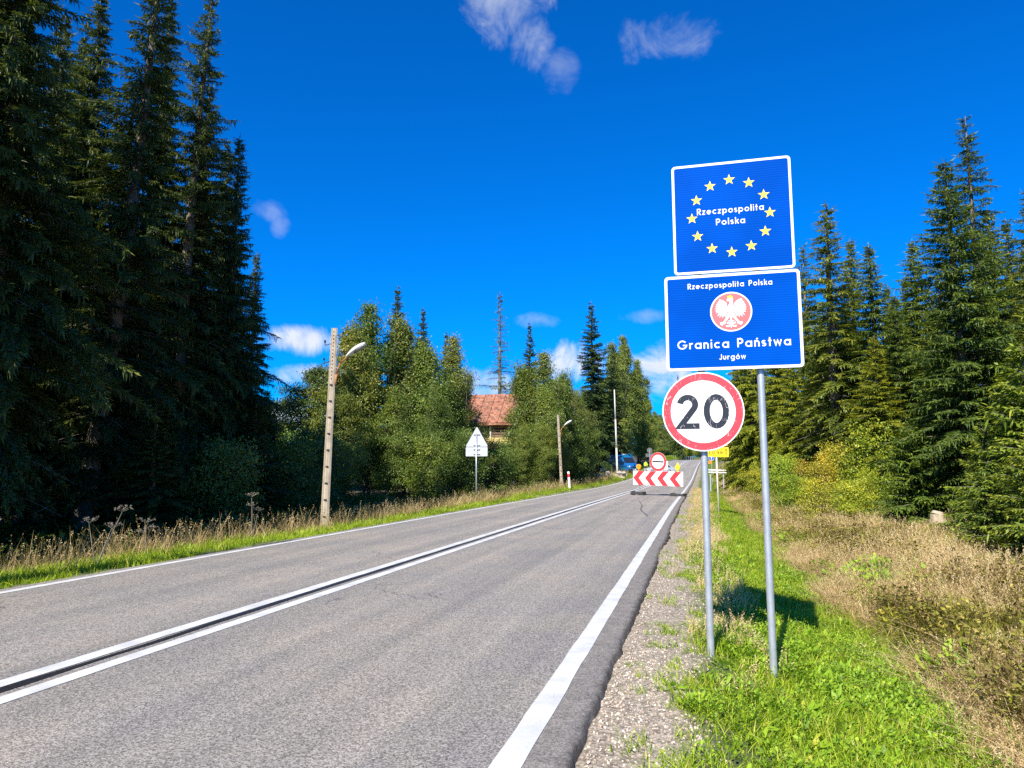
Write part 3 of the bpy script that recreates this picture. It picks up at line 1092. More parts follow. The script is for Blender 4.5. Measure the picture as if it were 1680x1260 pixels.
flat('yellow_face', [rounded([(-.38, 2.66), (.36, 2.66), (-.01, 3.30)], .05)], M_signyel, tr, -.003)
# round blue sign far up on the right
bx_, by_ = 2.0, 90.0
t = thing('mandatory_sign', 'small round blue sign with an orange plate below on the right verge', 'road sign', (bx_, by_, gz1(bx_, by_)), 0)
zq = 3.04 - gz1(bx_, by_)
MB().cyl((0, .05, -.2), (0, .05, zq + .2), .05, seg=10).obj('post', M_galv, t)
dk = MB().cyl((0, .02, zq), (0, 0, zq), .34, seg=28).obj('disc', M_white, t)
flat('blue_face', [circle(0, zq, .31, 28)], M_bluemand, dk, -.002)
flat('arrow', [[(-.03, zq - .2), (.03, zq - .2), (.03, zq + .05), (.12, zq + .05), (0, zq + .2), (-.12, zq + .05), (-.03, zq + .05)]], M_white, dk, -.004)
MB().box((-.22, 0, zq - .55), (.5, .02, .36)).obj('orange_plate', M_signora, t)
# dark back of a sign far left
t = thing('road_sign', 'dark back of a round and rectangular sign under the trees above the person', 'road sign', (-7.75, 130, gz1(-7.75, 130)), 0)
zz = 5.0 - gz1(-7.75, 130)
MB().cyl((0, 0, -.2), (0, 0, zz + .3), .06, seg=8).obj('post', M_galv, t)
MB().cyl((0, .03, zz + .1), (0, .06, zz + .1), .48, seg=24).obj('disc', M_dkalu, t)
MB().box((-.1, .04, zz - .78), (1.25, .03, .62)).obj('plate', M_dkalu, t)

# white rail gate on the right
t = thing('rail_barrier', 'short white double rail barrier on the right verge behind the thin post', 'barrier', (1.85, 65, gz1(1.85, 65)), 0)
zg = gz1(1.85, 65)
for z in (1.54 - zg, 1.34 - zg):
    MB().box((0, 0, z), (1.6, .05, .09), bev=.01, ry=.03).obj('rail', M_white, t)
for x in (-.55, .55):
    MB().box((x, .06, .7), (.09, .07, 1.9)).obj('post', M_galv, t)

# guard fence at the bend
t = thing('guard_fence', 'low grey post fence on the bank at the far bend of the road', 'fence', (0, 0, 0), 0)
fp = []
for k in range(13):
    f = k / 12
    x, y = -6.6 + 5.9 * f, 199 + 16 * f
    z = 4.35 + .62
    fp.append((x, y, z))
    MB().box((x, y, z - .1), (.14, .14, 1.5)).obj('post', M_galv, t)
for dz_ in (.2, .5):
    for k in range(0, 12, 3):
        MB().cyl((fp[k][0], fp[k][1], fp[k][2] + dz_ - .1), (fp[k + 3][0], fp[k + 3][1], fp[k + 3][2] + dz_ - .1), .05, seg=6).obj('rail', M_cap, t)

# ------------------------------------------------------------------ vehicles
def wheel(root, x, y, z, r, w):
    ty_ = MB().cyl((x, y - w / 2, z), (x, y + w / 2, z), r, seg=24).obj('wheel', M_rubber, root)
    s = -1 if y < 0 else 1
    MB().cyl((x, y + s * w / 2, z), (x, y + s * (w / 2 + .012), z), r * .62, r * .58, seg=20).obj('rim', M_galv, ty_)


def hull(name, prof, width, m, parent, tumble=.0, ztum=1.0, bev=.05):
    """side profile (x forward, z up) given thickness; sides lean in above ztum"""
    b = MB().prism(prof, -width / 2, width / 2)
    me = b.mesh(name)
    bm = bmesh.new()
    bm.from_mesh(me)
    bmesh.ops.bevel(bm, geom=[e for e in bm.edges if abs((e.verts[0].co - e.verts[1].co).normalized().y) < .5], offset=bev, segments=3, affect='EDGES', profile=.5)
    for v in bm.verts:
        if v.co.z > ztum:
            v.co.y *= 1 - tumble * (v.co.z - ztum)
    bm.to_mesh(me)
    bm.free()
    me.set_sharp_from_angle(angle=rad(40))
    for p in me.polygons:
        p.use_smooth = True
    me.set_sharp_from_angle(angle=rad(45))
    return link(name, me, m, parent)


def side_pane(name, poly, width, parent, m, s, tumble, ztum, push=.012):
    """flat pane following the leaning side"""
    V = [(x, s * (width / 2 * (1 - tumble * max(0, z - ztum)) + push), z) for x, z in poly]
    b = bmesh.new()
    a = [b.verts.new(v) for v in V]
    c = [b.verts.new((v[0], v[1] - s * .02, v[2])) for v in V]
    b.faces.new(a)
    b.faces.new(c[::-1])
    for i in range(len(a)):
        b.faces.new((a[i], c[i], c[(i + 1) % len(a)], a[(i + 1) % len(a)]))
    bmesh.ops.recalc_face_normals(b, faces=b.faces)
    me = bpy.data.meshes.new(name)
    b.to_mesh(me)
    b.free()
    return link(name, me, m, parent)


vx, vy = -9.75, 102.0
van = thing('parked_van', 'dark blue high-roof van with teal lower sides parked behind the tall white pole', 'van', (vx, vy, 1.05), math.atan2(-.80, .62))
VP = [(-2.75, .35), (2.55, .35), (2.72, .62), (2.66, 1.05), (2.35, 1.28), (1.72, 1.42), (.98, 2.36), (.62, 2.62), (-2.4, 2.68), (-2.72, 2.50), (-2.78, 1.2)]
hull('body', VP, 2.02, M_vanblue, van, .09, 1.2, .06)
for s in (-1, 1):
    side_pane('lower_side', [(-2.7, .5), (2.3, .5), (2.4, .95), (-2.7, .95)], 2.02, van, M_vanlow, s, .09, 1.2, .010)
    side_pane('side_window', [(.32, 1.45), (1.50, 1.45), (.92, 2.12), (.32, 2.12)], 2.02, van, M_glass, s, .09, 1.2)
    side_pane('side_window', [(-1.0, 1.45), (.18, 1.45), (.18, 2.12), (-1.0, 2.12)], 2.02, van, M_glass, s, .09, 1.2)
    side_pane('trim_strip', [(-2.7, 1.0), (2.2, 1.0), (2.2, 1.08), (-2.7, 1.08)], 2.02, van, M_cap, s, .09, 1.2, .016)
    for x in (-1.75, 1.72):
        wheel(van, x, s * .90, .36, .36, .24)
    MB().ball((2.60, s * .72, .98), .17, (.6, .9, .7), 2).obj('headlight', M_chrome, van, smooth=True)
    MB().box((1.55, s * 1.12, 1.5), (.16, .2, .34), bev=.05).obj('wing_mirror', M_cap, van)


def quad_pane(name, pts, m, parent, off=(0, 0, 0)):
    b = bmesh.new()
    a = [b.verts.new(Vector(p) + Vector(off)) for p in pts]
    b.faces.new(a)
    r = bmesh.ops.extrude_face_region(b, geom=b.faces[:])
    for v in [g for g in r['geom'] if isinstance(g, bmesh.types.BMVert)]:
        v.co -= Vector(off) * 1.3
    bmesh.ops.recalc_face_normals(b, faces=b.faces)
    me = bpy.data.meshes.new(name)
    b.to_mesh(me)
    b.free()
    return link(name, me, m, parent)


quad_pane('windscreen', [(1.66, -.86, 1.50), (1.66, .86, 1.50), (1.06, .78, 2.26), (1.06, -.78, 2.26)], M_glass, van, (.018, 0, .014))
quad_pane('roof_band', [(.99, -.74, 2.36), (.99, .74, 2.36), (.70, .70, 2.56), (.70, -.70, 2.56)], M_vanlow, van, (.012, 0, .014))
MB().box((2.70, 0, .55), (.16, 1.9, .26), bev=.05).obj('bumper', M_cap, van)
MB().box((2.69, 0, .93), (.06, 1.0, .16), bev=.02).obj('grille', M_cap, van)
MB().box((.25, 0, 2.73), (.3, .9, .12), bev=.03).obj('roof_lamp', M_white, van)
MB().box((2.79, 0, .60), (.02, .52, .11)).obj('number_plate', M_white, van)


def car(loc, rz, m, label):
    c = thing('parked_car', label, 'car', loc, rz, 'cars waiting beyond the barrier')
    P = [(-2.1, .28), (2.1, .28), (2.18, .55), (2.05, .78), (1.15, .93), (.45, 1.38), (.1, 1.46), (-1.0, 1.46), (-1.35, 1.36), (-1.95, .98), (-2.16, .8), (-2.18, .5)]
    hull('body', P, 1.76, m, c, .22, .85, .05)
    for s in (-1, 1):
        side_pane('side_window', [(-.25, .96), (.95, .96), (.42, 1.33), (-.25, 1.38)], 1.76, c, M_glass, s, .22, .85)
        side_pane('side_window', [(-1.55, .98), (-.35, .96), (-.35, 1.38), (-1.15, 1.33)], 1.76, c, M_glass, s, .22, .85)
        for x in (-1.3, 1.35):
            wheel(c, x, s * .79, .31, .31, .2)
        MB().ball((2.02, s * .62, .70), .15, (.8, 1, .55), 2).obj('headlight', M_chrome, c, smooth=True)
        MB().box((.75, s * .98, .98), (.14, .16, .12), bev=.03).obj('wing_mirror', m, c)
    quad_pane('windscreen', [(1.06, -.76, 1.0), (1.06, .76, 1.0), (.50, .70, 1.36), (.50, -.70, 1.36)], M_glass, c, (.02, 0, .03))
    quad_pane('rear_window', [(-1.88, -.70, 1.03), (-1.88, .70, 1.03), (-1.42, .66, 1.33), (-1.42, -.66, 1.33)], M_glass, c, (-.02, 0, .03))
    MB().box((2.12, 0, .45), (.16, 1.66, .22), bev=.05).obj('bumper', M_cap, c)
    MB().box((2.21, 0, .52), (.02, .5, .10)).obj('number_plate', M_white, c)
    return c


car((-5.25, 110, gz1(-5.25, 110) + .10), rad(205), M_silver, 'silver car standing crosswise on the road behind the chevron barrier')
car((-12.6, 104.5, gz1(-12.6, 104.5) + .05), rad(160), M_carwhite, 'white car half hidden by bushes at the back of the blue van')

# ------------------------------------------------------------------ person in a hi-vis jacket
def skin_body(name, joints, edges, m, parent, sub=1):
    me = bpy.data.meshes.new(name)
    me.from_pydata([j[:3] for j in joints], edges, [])
    ob = bpy.data.objects.new(name, me)
    COL.objects.link(ob)
    md = ob.modifiers.new('skin', 'SKIN')
    for v, j in zip(me.skin_vertices[0].data, joints):
        v.radius = (j[3], j[4] if len(j) > 4 else j[3])
    me.skin_vertices[0].data[0].use_root = True
    ob.modifiers.new('sub', 'SUBSURF').levels = sub
    ob.modifiers['sub'].render_levels = sub
    dg = bpy.context.evaluated_depsgraph_get()
    dg.update()
    res = bpy.data.meshes.new_from_object(ob.evaluated_get(dg))
    bpy.data.objects.remove(ob)
    res.name = name
    for p in res.polygons:
        p.use_smooth = True
    res.materials.clear()
    return link(name, res, m, parent)


pxx, pyy = -7.72, 118.0
per = thing('person', 'person in a yellow hi-vis jacket standing at the left road edge by the van', 'person', (pxx, pyy, float(zr(pyy)) + .02), rad(20))
J = [(0, 0, .95, .16, .12), (0, 0, 1.15, .15, .11), (0, 0, 1.38, .19, .11), (0, 0, 1.50, .07), (0, -.01, 1.56, .055), (0, -.02, 1.66, .10, .095), (0, -.015, 1.74, .085),
     (.19, 0, 1.42, .07), (.25, -.02, 1.16, .05), (.22, -.16, .98, .042), (.21, -.22, .93, .035),
     (-.19, 0, 1.42, .07), (-.25, -.02, 1.16, .05), (-.24, -.08, .92, .042), (-.24, -.10, .84, .035),
     (.10, 0, .86, .10), (.11, -.01, .48, .068), (.12, .01, .09, .046), (.13, -.13, .04, .04),
     (-.10, 0, .86, .10), (-.12, -.01, .48, .068), (-.14, .01, .09, .046), (-.15, -.13, .04, .04)]
Ed = [(0, 1), (1, 2), (2, 3), (3, 4), (4, 5), (5, 6), (2, 7), (7, 8), (8, 9), (9, 10), (2, 11), (11, 12), (12, 13), (13, 14), (0, 15), (15, 16), (16, 17), (17, 18), (0, 19), (19, 20), (20, 21), (21, 22)]
bod = skin_body('body', J, Ed, M_skin, per)
JJ = [(0, 0, .82, .185, .145), (0, 0, 1.1, .175, .135), (0, 0, 1.38, .215, .135), (0, 0, 1.48, .10), (.20, 0, 1.43, .085), (.26, -.02, 1.16, .068), (.225, -.15, 1.0, .058), (-.20, 0, 1.43, .085), (-.26, -.02, 1.16, .068), (-.245, -.075, .95, .058)]
skin_body('jacket', JJ, [(0, 1), (1, 2), (2, 3), (2, 4), (4, 5), (5, 6), (2, 7), (7, 8), (8, 9)], M_hivis, bod)
JT = [(0, 0, .93, .17, .13), (.10, 0, .84, .115), (.11, -.01, .48, .085), (.12, .01, .07, .07), (-.10, 0, .84, .115), (-.12, -.01, .48, .085), (-.14, .01, .07, .07)]
skin_body('trousers', JT, [(0, 1), (1, 2), (2, 3), (0, 4), (4, 5), (5, 6)], M_trouser, bod)
for s in (.125, -.145):
    MB().ball((s, -.06, .045), .15, (.36, .95, .36), 2).obj('shoe', M_cap, bod, smooth=True)
MB().ball((0, 0, 1.715), .112, (.92, 1.0, .82), 2).obj('hair', M_hair, bod, smooth=True)

# ------------------------------------------------------------------ concrete kerb wall, loose stones, stump
t = thing('kerb_wall', 'low wall of pale concrete slabs beside the road below the blue van', 'wall', (-9.95, 86, gz1(-9.95, 86) - .12), 0)
for k in range(4):
    for j in range(2):
        MB().box((-1.35 + k * .92 + j * .3, (k % 2) * .05, .16 + j * .27), (.88, .4, .24), bev=.03, rz=.02 * (k - 1)).obj('slab', M_conc, t)
zs = gz1(-9.95, 86)
for (x, y, r, lab) in ((-10.1, 86, .27, 'rounded pale boulder on the left end of the slab wall'), (-8.75, 85.9, .30, 'rounded pale boulder on the slab wall right of the pole'), (-8.2, 85.6, .22, 'small boulder at the right end of the slab wall')):
    b = MB().ball((0, 0, 0), r, (1.2, .9, .75), 3)
    me = b.mesh('boulder', True)
    for v in me.vertices:
        v.co *= 1 + .35 * (float(vnoise(v.co.x + x * 3, v.co.y + v.co.z * 2, .2)) - .5)
    tag(link('boulder', me, M_stone, None, (x, y, zs + .55)), lab, 'rock', 'boulders on the slab wall')
sx, sy = 6.34, 21.8
t = thing('tree_stump', 'pale cut tree stump in the dry grass at the foot of the big spruce', 'tree stump', (sx, sy, gz1(sx, sy)), 0)
m = MB()
m.cyl((0, 0, -.2), (0, 0, .62), .23, .17, 16)
me = m.mesh('wood', False)
for v in me.vertices:
    v.co.x *= 1 + .3 * (float(vnoise(v.co.x, v.co.y, .1)) - .5)
link('wood', me, M_stump, t)
MB().cyl((0.0, 0, .62), (0.02, 0, .70), .16, .13, 14).obj('cut_face', M_stump, t)

# ------------------------------------------------------------------ old house behind the trees
hx, hy = -18.6, 62.0
hz = gz1(hx, hy)
hs = thing('old_house', 'old log house with a rusty red sheet roof half hidden among leafy trees', 'house', (hx, hy, hz), .10)
zr_ = lambda a: a - hz
wl = MB().box((0, 4.2, 2.95), (9.6, 8.0, 5.9)).obj('wall', M_log, hs)
for k in range(19):
    MB().cyl((-4.85, .20, .35 + k * .3), (4.85, .20, .35 + k * .3), .155, seg=8).obj('log', M_log, wl)
rf = MB().prism([(-.62, 5.72), (4.2, 8.75), (9.0, 5.72), (9.0, 5.55), (4.2, 8.55), (-.62, 5.55)], -5.4, 5.4).mesh('roof')
for v in rf.vertices:
    v.co.x, v.co.y = v.co.y, v.co.x
for p in rf.polygons:
    p.flip()
rfo = link('roof', rf, M_tile, hs)
sl_ = math.atan2(8.75 - 5.72, 4.82)
for k in range(11):
    for j in range(3):
        L = 5.70 / 3
        yy_ = -.62 + (j + .5) * L * math.cos(sl_)
        zz_ = 5.76 + (j + .5) * L * math.sin(sl_) + .012 * j + .01 * (k % 2)
        shm = MB().box((-4.92 + k * .985, yy_, zz_), (.97, L * 1.03, .03), rx=sl_ + random.uniform(-.012, .012))
        so = shm.obj('roof_sheet', M_tile, rfo)
        MB().cyl((-4.92 + k * .985 + .45, yy_ - L / 2 * math.cos(sl_), zz_ - L / 2 * math.sin(sl_) + .04), (-4.92 + k * .985 + .45, yy_ + L / 2 * math.cos(sl_), zz_ + L / 2 * math.sin(sl_) + .04), .035, seg=6).obj('seam', M_tile, so)
# porch roof, white posts, windows
pr = MB().box((1.2, -.72, 4.05), (6.2, 1.9, .10), rx=.42).obj('porch_roof', M_moss, hs)
MB().box((1.2, -1.55, 3.55), (6.2, .12, .25)).obj('porch_beam', M_rust, hs)
for x in (-1.7, -.1, 1.5, 3.1, 4.2):
    MB().box((x, -1.5, 1.7), (.2, .2, 3.5)).obj('porch_post', M_frame, hs)
for x, z in ((-2.6, 4.95), (.1, 4.95), (3.0, 4.95), (-2.6, 2.3), (1.0, 2.35), (3.2, 2.3)):
    w_ = MB()
    for a, b_, c_, d_ in ((-.6, 0, .14, 1.3), (.6, 0, .14, 1.3), (0, .6, 1.3, .14), (0, -.6, 1.3, .14), (0, .1, 1.2, .07), (0, 0, .07, 1.2)):
        w_.box((x + a, .03, z + b_), (c_, .10, d_))
    wo2 = w_.obj('window', M_frame, hs)
    MB().box((x, .05, z), (1.16, .03, 1.16)).obj('pane', M_glass, wo2)
# ------------------------------------------------------------------ tree builders (numpy)
def norm(v):
    return v / np.maximum(np.linalg.norm(v, axis=-1, keepdims=True), 1e-9)


def leaf_quads(P, D, L, Wd, rng, nrm=None, bend=0.0, jit=.6):
    """diamond leaves: base P, direction D, length L, width Wd -> verts, faces"""
    n = len(P)
    D = norm(D)
    R = rng.normal(size=(n, 3))
    if nrm is not None:
        R = nrm + R * jit
    side = norm(np.cross(D, R))
    up = np.cross(side, D)
    L = np.broadcast_to(np.asarray(L, float), (n,))[:, None]
    Wd = np.broadcast_to(np.asarray(Wd, float), (n,))[:, None]
    mid = P + D * L * .45 + up * L * bend
    V = np.stack([P, mid + side * Wd * .5, P + D * L, mid - side * Wd * .5], 1).reshape(-1, 3)
    F = np.arange(4 * n).reshape(n, 4)
    return V, F


def tubes(segs, sides=5):
    """segs: list of (p0, p1, r0, r1) -> one open tube mesh (verts, quads)"""
    A = np.array([s[0] for s in segs], float)
    B = np.array([s[1] for s in segs], float)
    r0 = np.array([s[2] for s in segs])[:, None]
    r1 = np.array([s[3] for s in segs])[:, None]
    d = norm(B - A)
    ref = np.where(np.abs(d[:, 2:3]) > .9, np.array([[1., 0, 0]]), np.array([[0, 0, 1.]]))
    a = norm(np.cross(d, ref))
    b = np.cross(d, a)
    rows = []
    for k in range(sides):
        an = 2 * PI * k / sides
        rows.append(A + (a * math.cos(an) + b * math.sin(an)) * r0)
    for k in range(sides):
        an = 2 * PI * k / sides
        rows.append(B + (a * math.cos(an) + b * math.sin(an)) * r1)
    V = np.stack(rows, 1)
    n = len(A)
    base = np.arange(n)[:, None] * (2 * sides)
    F = []
    for k in range(sides):
        k2 = (k + 1) % sides
        F.append(np.concatenate([base + k, base + k2, base + sides + k2, base + sides + k], 1))
    return V.reshape(-1, 3), np.concatenate(F, 0)


def spruce_mesh(seed, H=14.0, R=2.0, z0=.3, gap=.30, nb=6, droop=.35, sparse=0.0, hang=.5, dead=0, tw=.26, wid=.05, lush=1.0, top_sp=.0, prof_p=.85):
    """spruce: whorls of drooping boughs with side sprays and hanging twigs. returns crown mesh, trunk mesh"""
    rng = np.random.default_rng(seed)
    segs = []
    nseg = 10
    bx, by = rng.normal(0, .005 * H, 2)
    cx = lambda z: bx * math.sin(z / H * 2.6)
    cyy = lambda z: by * math.sin(z / H * 2.2 + .4) - by * math.sin(.4)
    rt = .011 * H + .03
    for k in range(nseg):
        za, zb = H * k / nseg, H * (k + 1) / nseg
        segs.append(((cx(za), cyy(za), za), (cx(zb), cyy(zb), zb), rt * (1 - k / nseg) ** .8 + .012, rt * (1 - (k + 1) / nseg) ** .8 + .012))
    trunk = tubes(segs, 9)
    ph = rng.random(4) * 6.28
    asym = lambda an, z: 1 + .20 * math.sin(an + ph[0] + z * .5) + .16 * math.sin(2 * an + ph[1] - z * .9) + .13 * math.sin(z * 2.3 + ph[2])
    bsegs = []
    P, D, L, T, HW, NR = [], [], [], [], [], []
    z = z0 * H if z0 < 1 else z0
    zs0 = z
    lean_gap = 0
    while z < H - .12:
        t = (z - zs0) / (H - zs0)
        prof = (1 - t) ** prof_p * min(1.0, .62 + t * 2.2)
        n = nb if t < .85 else max(4, nb - 1)
        a0 = rng.random() * 6.28
        whl = rng.uniform(.78, 1.12)
        for j in range(n):
            if rng.random() < sparse + top_sp * t:
                continue
            an = a0 + 6.283 * j / n + rng.normal(0, .22)
            BL = max(.12, R * prof * whl * rng.uniform(.62, 1.15) * asym(an, z))
            e = np.array([math.cos(an), math.sin(an), 0])
            tan = np.array([-math.sin(an), math.cos(an), 0])
            rise = .55 * t - .12 * (1 - t) + rng.normal(0, .07)
            dr = droop * (1 - .55 * t) * rng.uniform(.7, 1.3)
            zz = z + rng.uniform(-.5, .5) * gap
            o = np.array([cx(zz), cyy(zz), zz])
            f = lambda s: o + e * BL * s + np.array([0, 0, 1]) * BL * (rise * s - dr * s * s + .18 * dr * s ** 3) + tan * BL * .08 * math.sin(s * 3)
            pts = [f(s) for s in (0, .33, .66, 1.0)]
            rb = .006 + .010 * BL
            for q in range(3):
                bsegs.append((pts[q], pts[q + 1], rb * (1 - q / 3.2), rb * (1 - (q + 1) / 3.2)))
            ns = max(9, int(BL / .024 * lush))
            sv = np.clip(np.linspace(.06, 1, ns) + rng.normal(0, .01, ns), 0, 1)
            ax = o + np.outer(sv, e) * BL + np.outer(rise * sv - dr * sv * sv + .18 * dr * sv ** 3, [0, 0, 1]) * BL + np.outer(.08 * np.sin(sv * 3), tan) * BL
            tl = np.minimum((.10 + .26 * BL * (1 - sv) ** .75) * rng.uniform(.65, 1.2, ns), .55)
            sg = np.where(np.arange(ns) % 2 == 0, 1.0, -1.0)
            dv = e * (.7 + .4 * sv)[:, None] + tan * (sg * rng.uniform(.55, 1.0, ns))[:, None]
            dv[:, 2] = rng.normal(-.16 - .22 * (1 - t), .13, ns)
            dv = norm(dv)
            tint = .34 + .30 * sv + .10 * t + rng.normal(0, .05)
            for q0, ql in ((0.0, .46), (.30, .44), (.62, .44)):
                P.append(ax + dv * (tl * q0)[:, None] - np.outer((tl * q0) ** 2 * .5, [0, 0, 1]))
                D.append(dv + rng.normal(0, .24, (ns, 3)) + np.array([0, 0, -.25 * q0]))
                L.append(tl * ql + .04)
                HW.append(wid * rng.uniform(.7, 1.3, ns))
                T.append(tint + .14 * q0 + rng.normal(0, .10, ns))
                NR.append(np.tile(e * .35 + np.array([0, 0, 1.0]), (ns, 1)))
            hm = rng.random(ns) < hang * (1 - .5 * t)
            k = hm.sum()
            if k:
                P.append(ax[hm] + dv[hm] * (tl[hm] * rng.uniform(0, .8, k))[:, None])
                D.append(np.stack([rng.normal(0, .18, k), rng.normal(0, .18, k), -np.ones(k)], -1) + e * .2)
                L.append(rng.uniform(.10, .34, k) * min(1, .45 + BL / 2.5))
                HW.append(wid * rng.uniform(.7, 1.2, k))
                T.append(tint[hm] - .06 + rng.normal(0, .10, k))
                NR.append(np.tile(e, (k, 1)))
            # tip
            P.append(np.array([pts[3]]))
            D.append(np.array([pts[3] - pts[2] + rng.normal(0, .02, 3)]))
            L.append(np.array([tw]))
            HW.append(np.array([wid]))
            T.append(np.array([.85 + rng.normal(0, .1)]))
            NR.append(np.array([[0, 0, 1.0]]))
        z += gap * rng.uniform(.75, 1.25) * (1.0 - .35 * t)
    # leader
    for k in range(10):
        P.append(np.array([[cx(H), cyy(H), H - .08 * k]]))
        D.append(np.array([[rng.normal(0, .5), rng.normal(0, .5), .8]]))
        L.append(np.array([.18]))
        HW.append(np.array([wid * .8]))
        T.append(np.array([.6]))
        NR.append(np.array([[0, 0, 1.0]]))
    for k in range(dead):
        zz = rng.uniform(.06, .45) * H
        an = rng.random() * 6.28
        e = np.array([math.cos(an), math.sin(an), -.25 + rng.normal(0, .15)])
        o = np.array([cx(zz), cyy(zz), zz])
        l = rng.uniform(.4, 1.0) * R * .75
        bsegs.append((o, o + e * l * .6, .016, .010))
        bsegs.append((o + e * l * .6, o + e * l + np.array([0, 0, -.1]), .010, .004))
        for q in range(3):
            f0 = o + e * l * rng.uniform(.35, .9)
            bsegs.append((f0, f0 + np.array([rng.normal(0, .2), rng.normal(0, .2), -.18]), .006, .003))
    P, D, L, HW, T, NR = (np.concatenate(a) for a in (P, D, L, HW, T, NR))
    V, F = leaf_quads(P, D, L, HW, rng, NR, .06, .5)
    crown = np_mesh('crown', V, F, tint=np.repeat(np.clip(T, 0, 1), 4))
    V2, F2 = trunk
    V3, F3 = tubes(bsegs, 3)
    tm = np_mesh('trunk', V2, F2, smooth=True)
    bm_ = np_mesh('boughs', V3, F3)
    return crown, tm, bm_


def leafy_mesh(seed, H=9.0, R=2.4, n_cl=210, per=75, leaf=.15, wid=.09, z0=.08, lobes=9, stems=3, shape='egg', sparse_top=.0, gap=.0):
    """broadleaf tree or shrub: stems, limbs to leaf clumps gathered in uneven lobes"""
    rng = np.random.default_rng(seed)
    lob = []
    for k in range(lobes):
        t = (k + .5) / lobes
        zc = H * (z0 + (1 - z0) * (.10 + .82 * t))
        w = {'egg': math.sin(PI * min(1, .22 + .78 * t)) ** .65, 'cone': (1 - t) ** .7 + .12, 'round': math.sin(PI * (.15 + .8 * t)) ** .5}[shape]
        an = rng.random() * 6.28
        off = R * w * rng.uniform(.15, .5)
        lob.append((np.array([math.cos(an) * off, math.sin(an) * off, zc]), R * w * rng.uniform(.5, .75), H / lobes * rng.uniform(1.0, 1.7)))
    C, T0 = [], []
    while len(C) < n_cl:
        c, rr, hh = lob[rng.integers(len(lob))]
        v = rng.normal(size=3)
        v /= np.linalg.norm(v)
        q = rng.uniform(.35, 1.0) ** .5 * (rng.uniform(1.0, 1.38) if rng.random() < .16 else 1.0)
        p = c + v * q * np.array([rr, rr, hh])
        if p[2] < z0 * H * .6 or p[2] > H:
            continue
        if rng.random() < sparse_top * (p[2] / H) ** 2:
            continue
        C.append(p)
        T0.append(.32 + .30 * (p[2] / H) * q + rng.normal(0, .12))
    C, T0 = np.array(C), np.array(T0)
    n = len(C)
    K = rng.integers(int(per * .5), int(per * 1.4), n)
    idx = np.repeat(np.arange(n), K)
    N_ = len(idx)
    cr = (R * .13 + .16) * rng.uniform(.6, 1.3, n)
    off = rng.normal(size=(N_, 3)) * (cr[idx, None] * np.array([.52, .52, .36]))
    P = C[idx] + off
    D = norm(off) * .6 + rng.normal(size=(N_, 3)) * .6 + np.array([0, 0, -.35])
    L = leaf * rng.uniform(.6, 1.25, N_)
    hint = norm(P * np.array([1, 1, 0]) + rng.normal(0, .05, P.shape)) * .85 + np.array([0, 0, .75])
    V, F = leaf_quads(P, D, L, wid * rng.uniform(.7, 1.2, N_), rng, hint, .10, .7)
    T = np.clip(T0[idx] + rng.normal(0, .13, N_), 0, 1)
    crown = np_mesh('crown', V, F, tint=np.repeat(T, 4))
    segs, tw = [], []
    tops = []
    for s in range(stems):
        b = np.array([rng.normal(0, .08 * R), rng.normal(0, .08 * R), 0])
        d = np.array([rng.normal(0, .07), rng.normal(0, .07), 1.0])
        r = .008 * H + .012
        p = b
        col_ = [p]
        for k in range(7):
            d = d + np.array([rng.normal(0, .045), rng.normal(0, .045), 0])
            d /= np.linalg.norm(d)
            q = p + d * H * .80 / 7
            segs.append((p, q, r * (1 - k / 7.5), r * (1 - (k + 1) / 7.5)))
            p = q
            col_.append(p)
        tops.append(np.array(col_))
    allp = np.concatenate(tops)
    for c in C[::2]:
        cand = allp[allp[:, 2] < c[2] - .15 * R]
        if len(cand) == 0:
            continue
        d2 = np.linalg.norm(cand - c, axis=1)
        a = cand[d2.argmin()]
        mdl = (a + c) / 2 + np.array([0, 0, .06 * np.linalg.norm(c - a)]) + rng.normal(0, .05, 3) * R * .3
        rr = .004 + .0045 * np.linalg.norm(c - a)
        tw.append((a, mdl, rr, rr * .7))
        tw.append((mdl, c, rr * .7, .004))
    V2, F2 = tubes(segs, 7)
    tm = np_mesh('trunk', V2, F2, smooth=True)
    V3, F3 = tubes(tw, 3)
    return crown, tm, np_mesh('limbs', V3, F3)


def proto(meshes, leafm, bark, names=('crown', 'trunk', 'boughs'), twig=None):
    for me, m in zip(meshes, (leafm, bark, twig or bark)):
        me.materials.append(m)
    return meshes, names


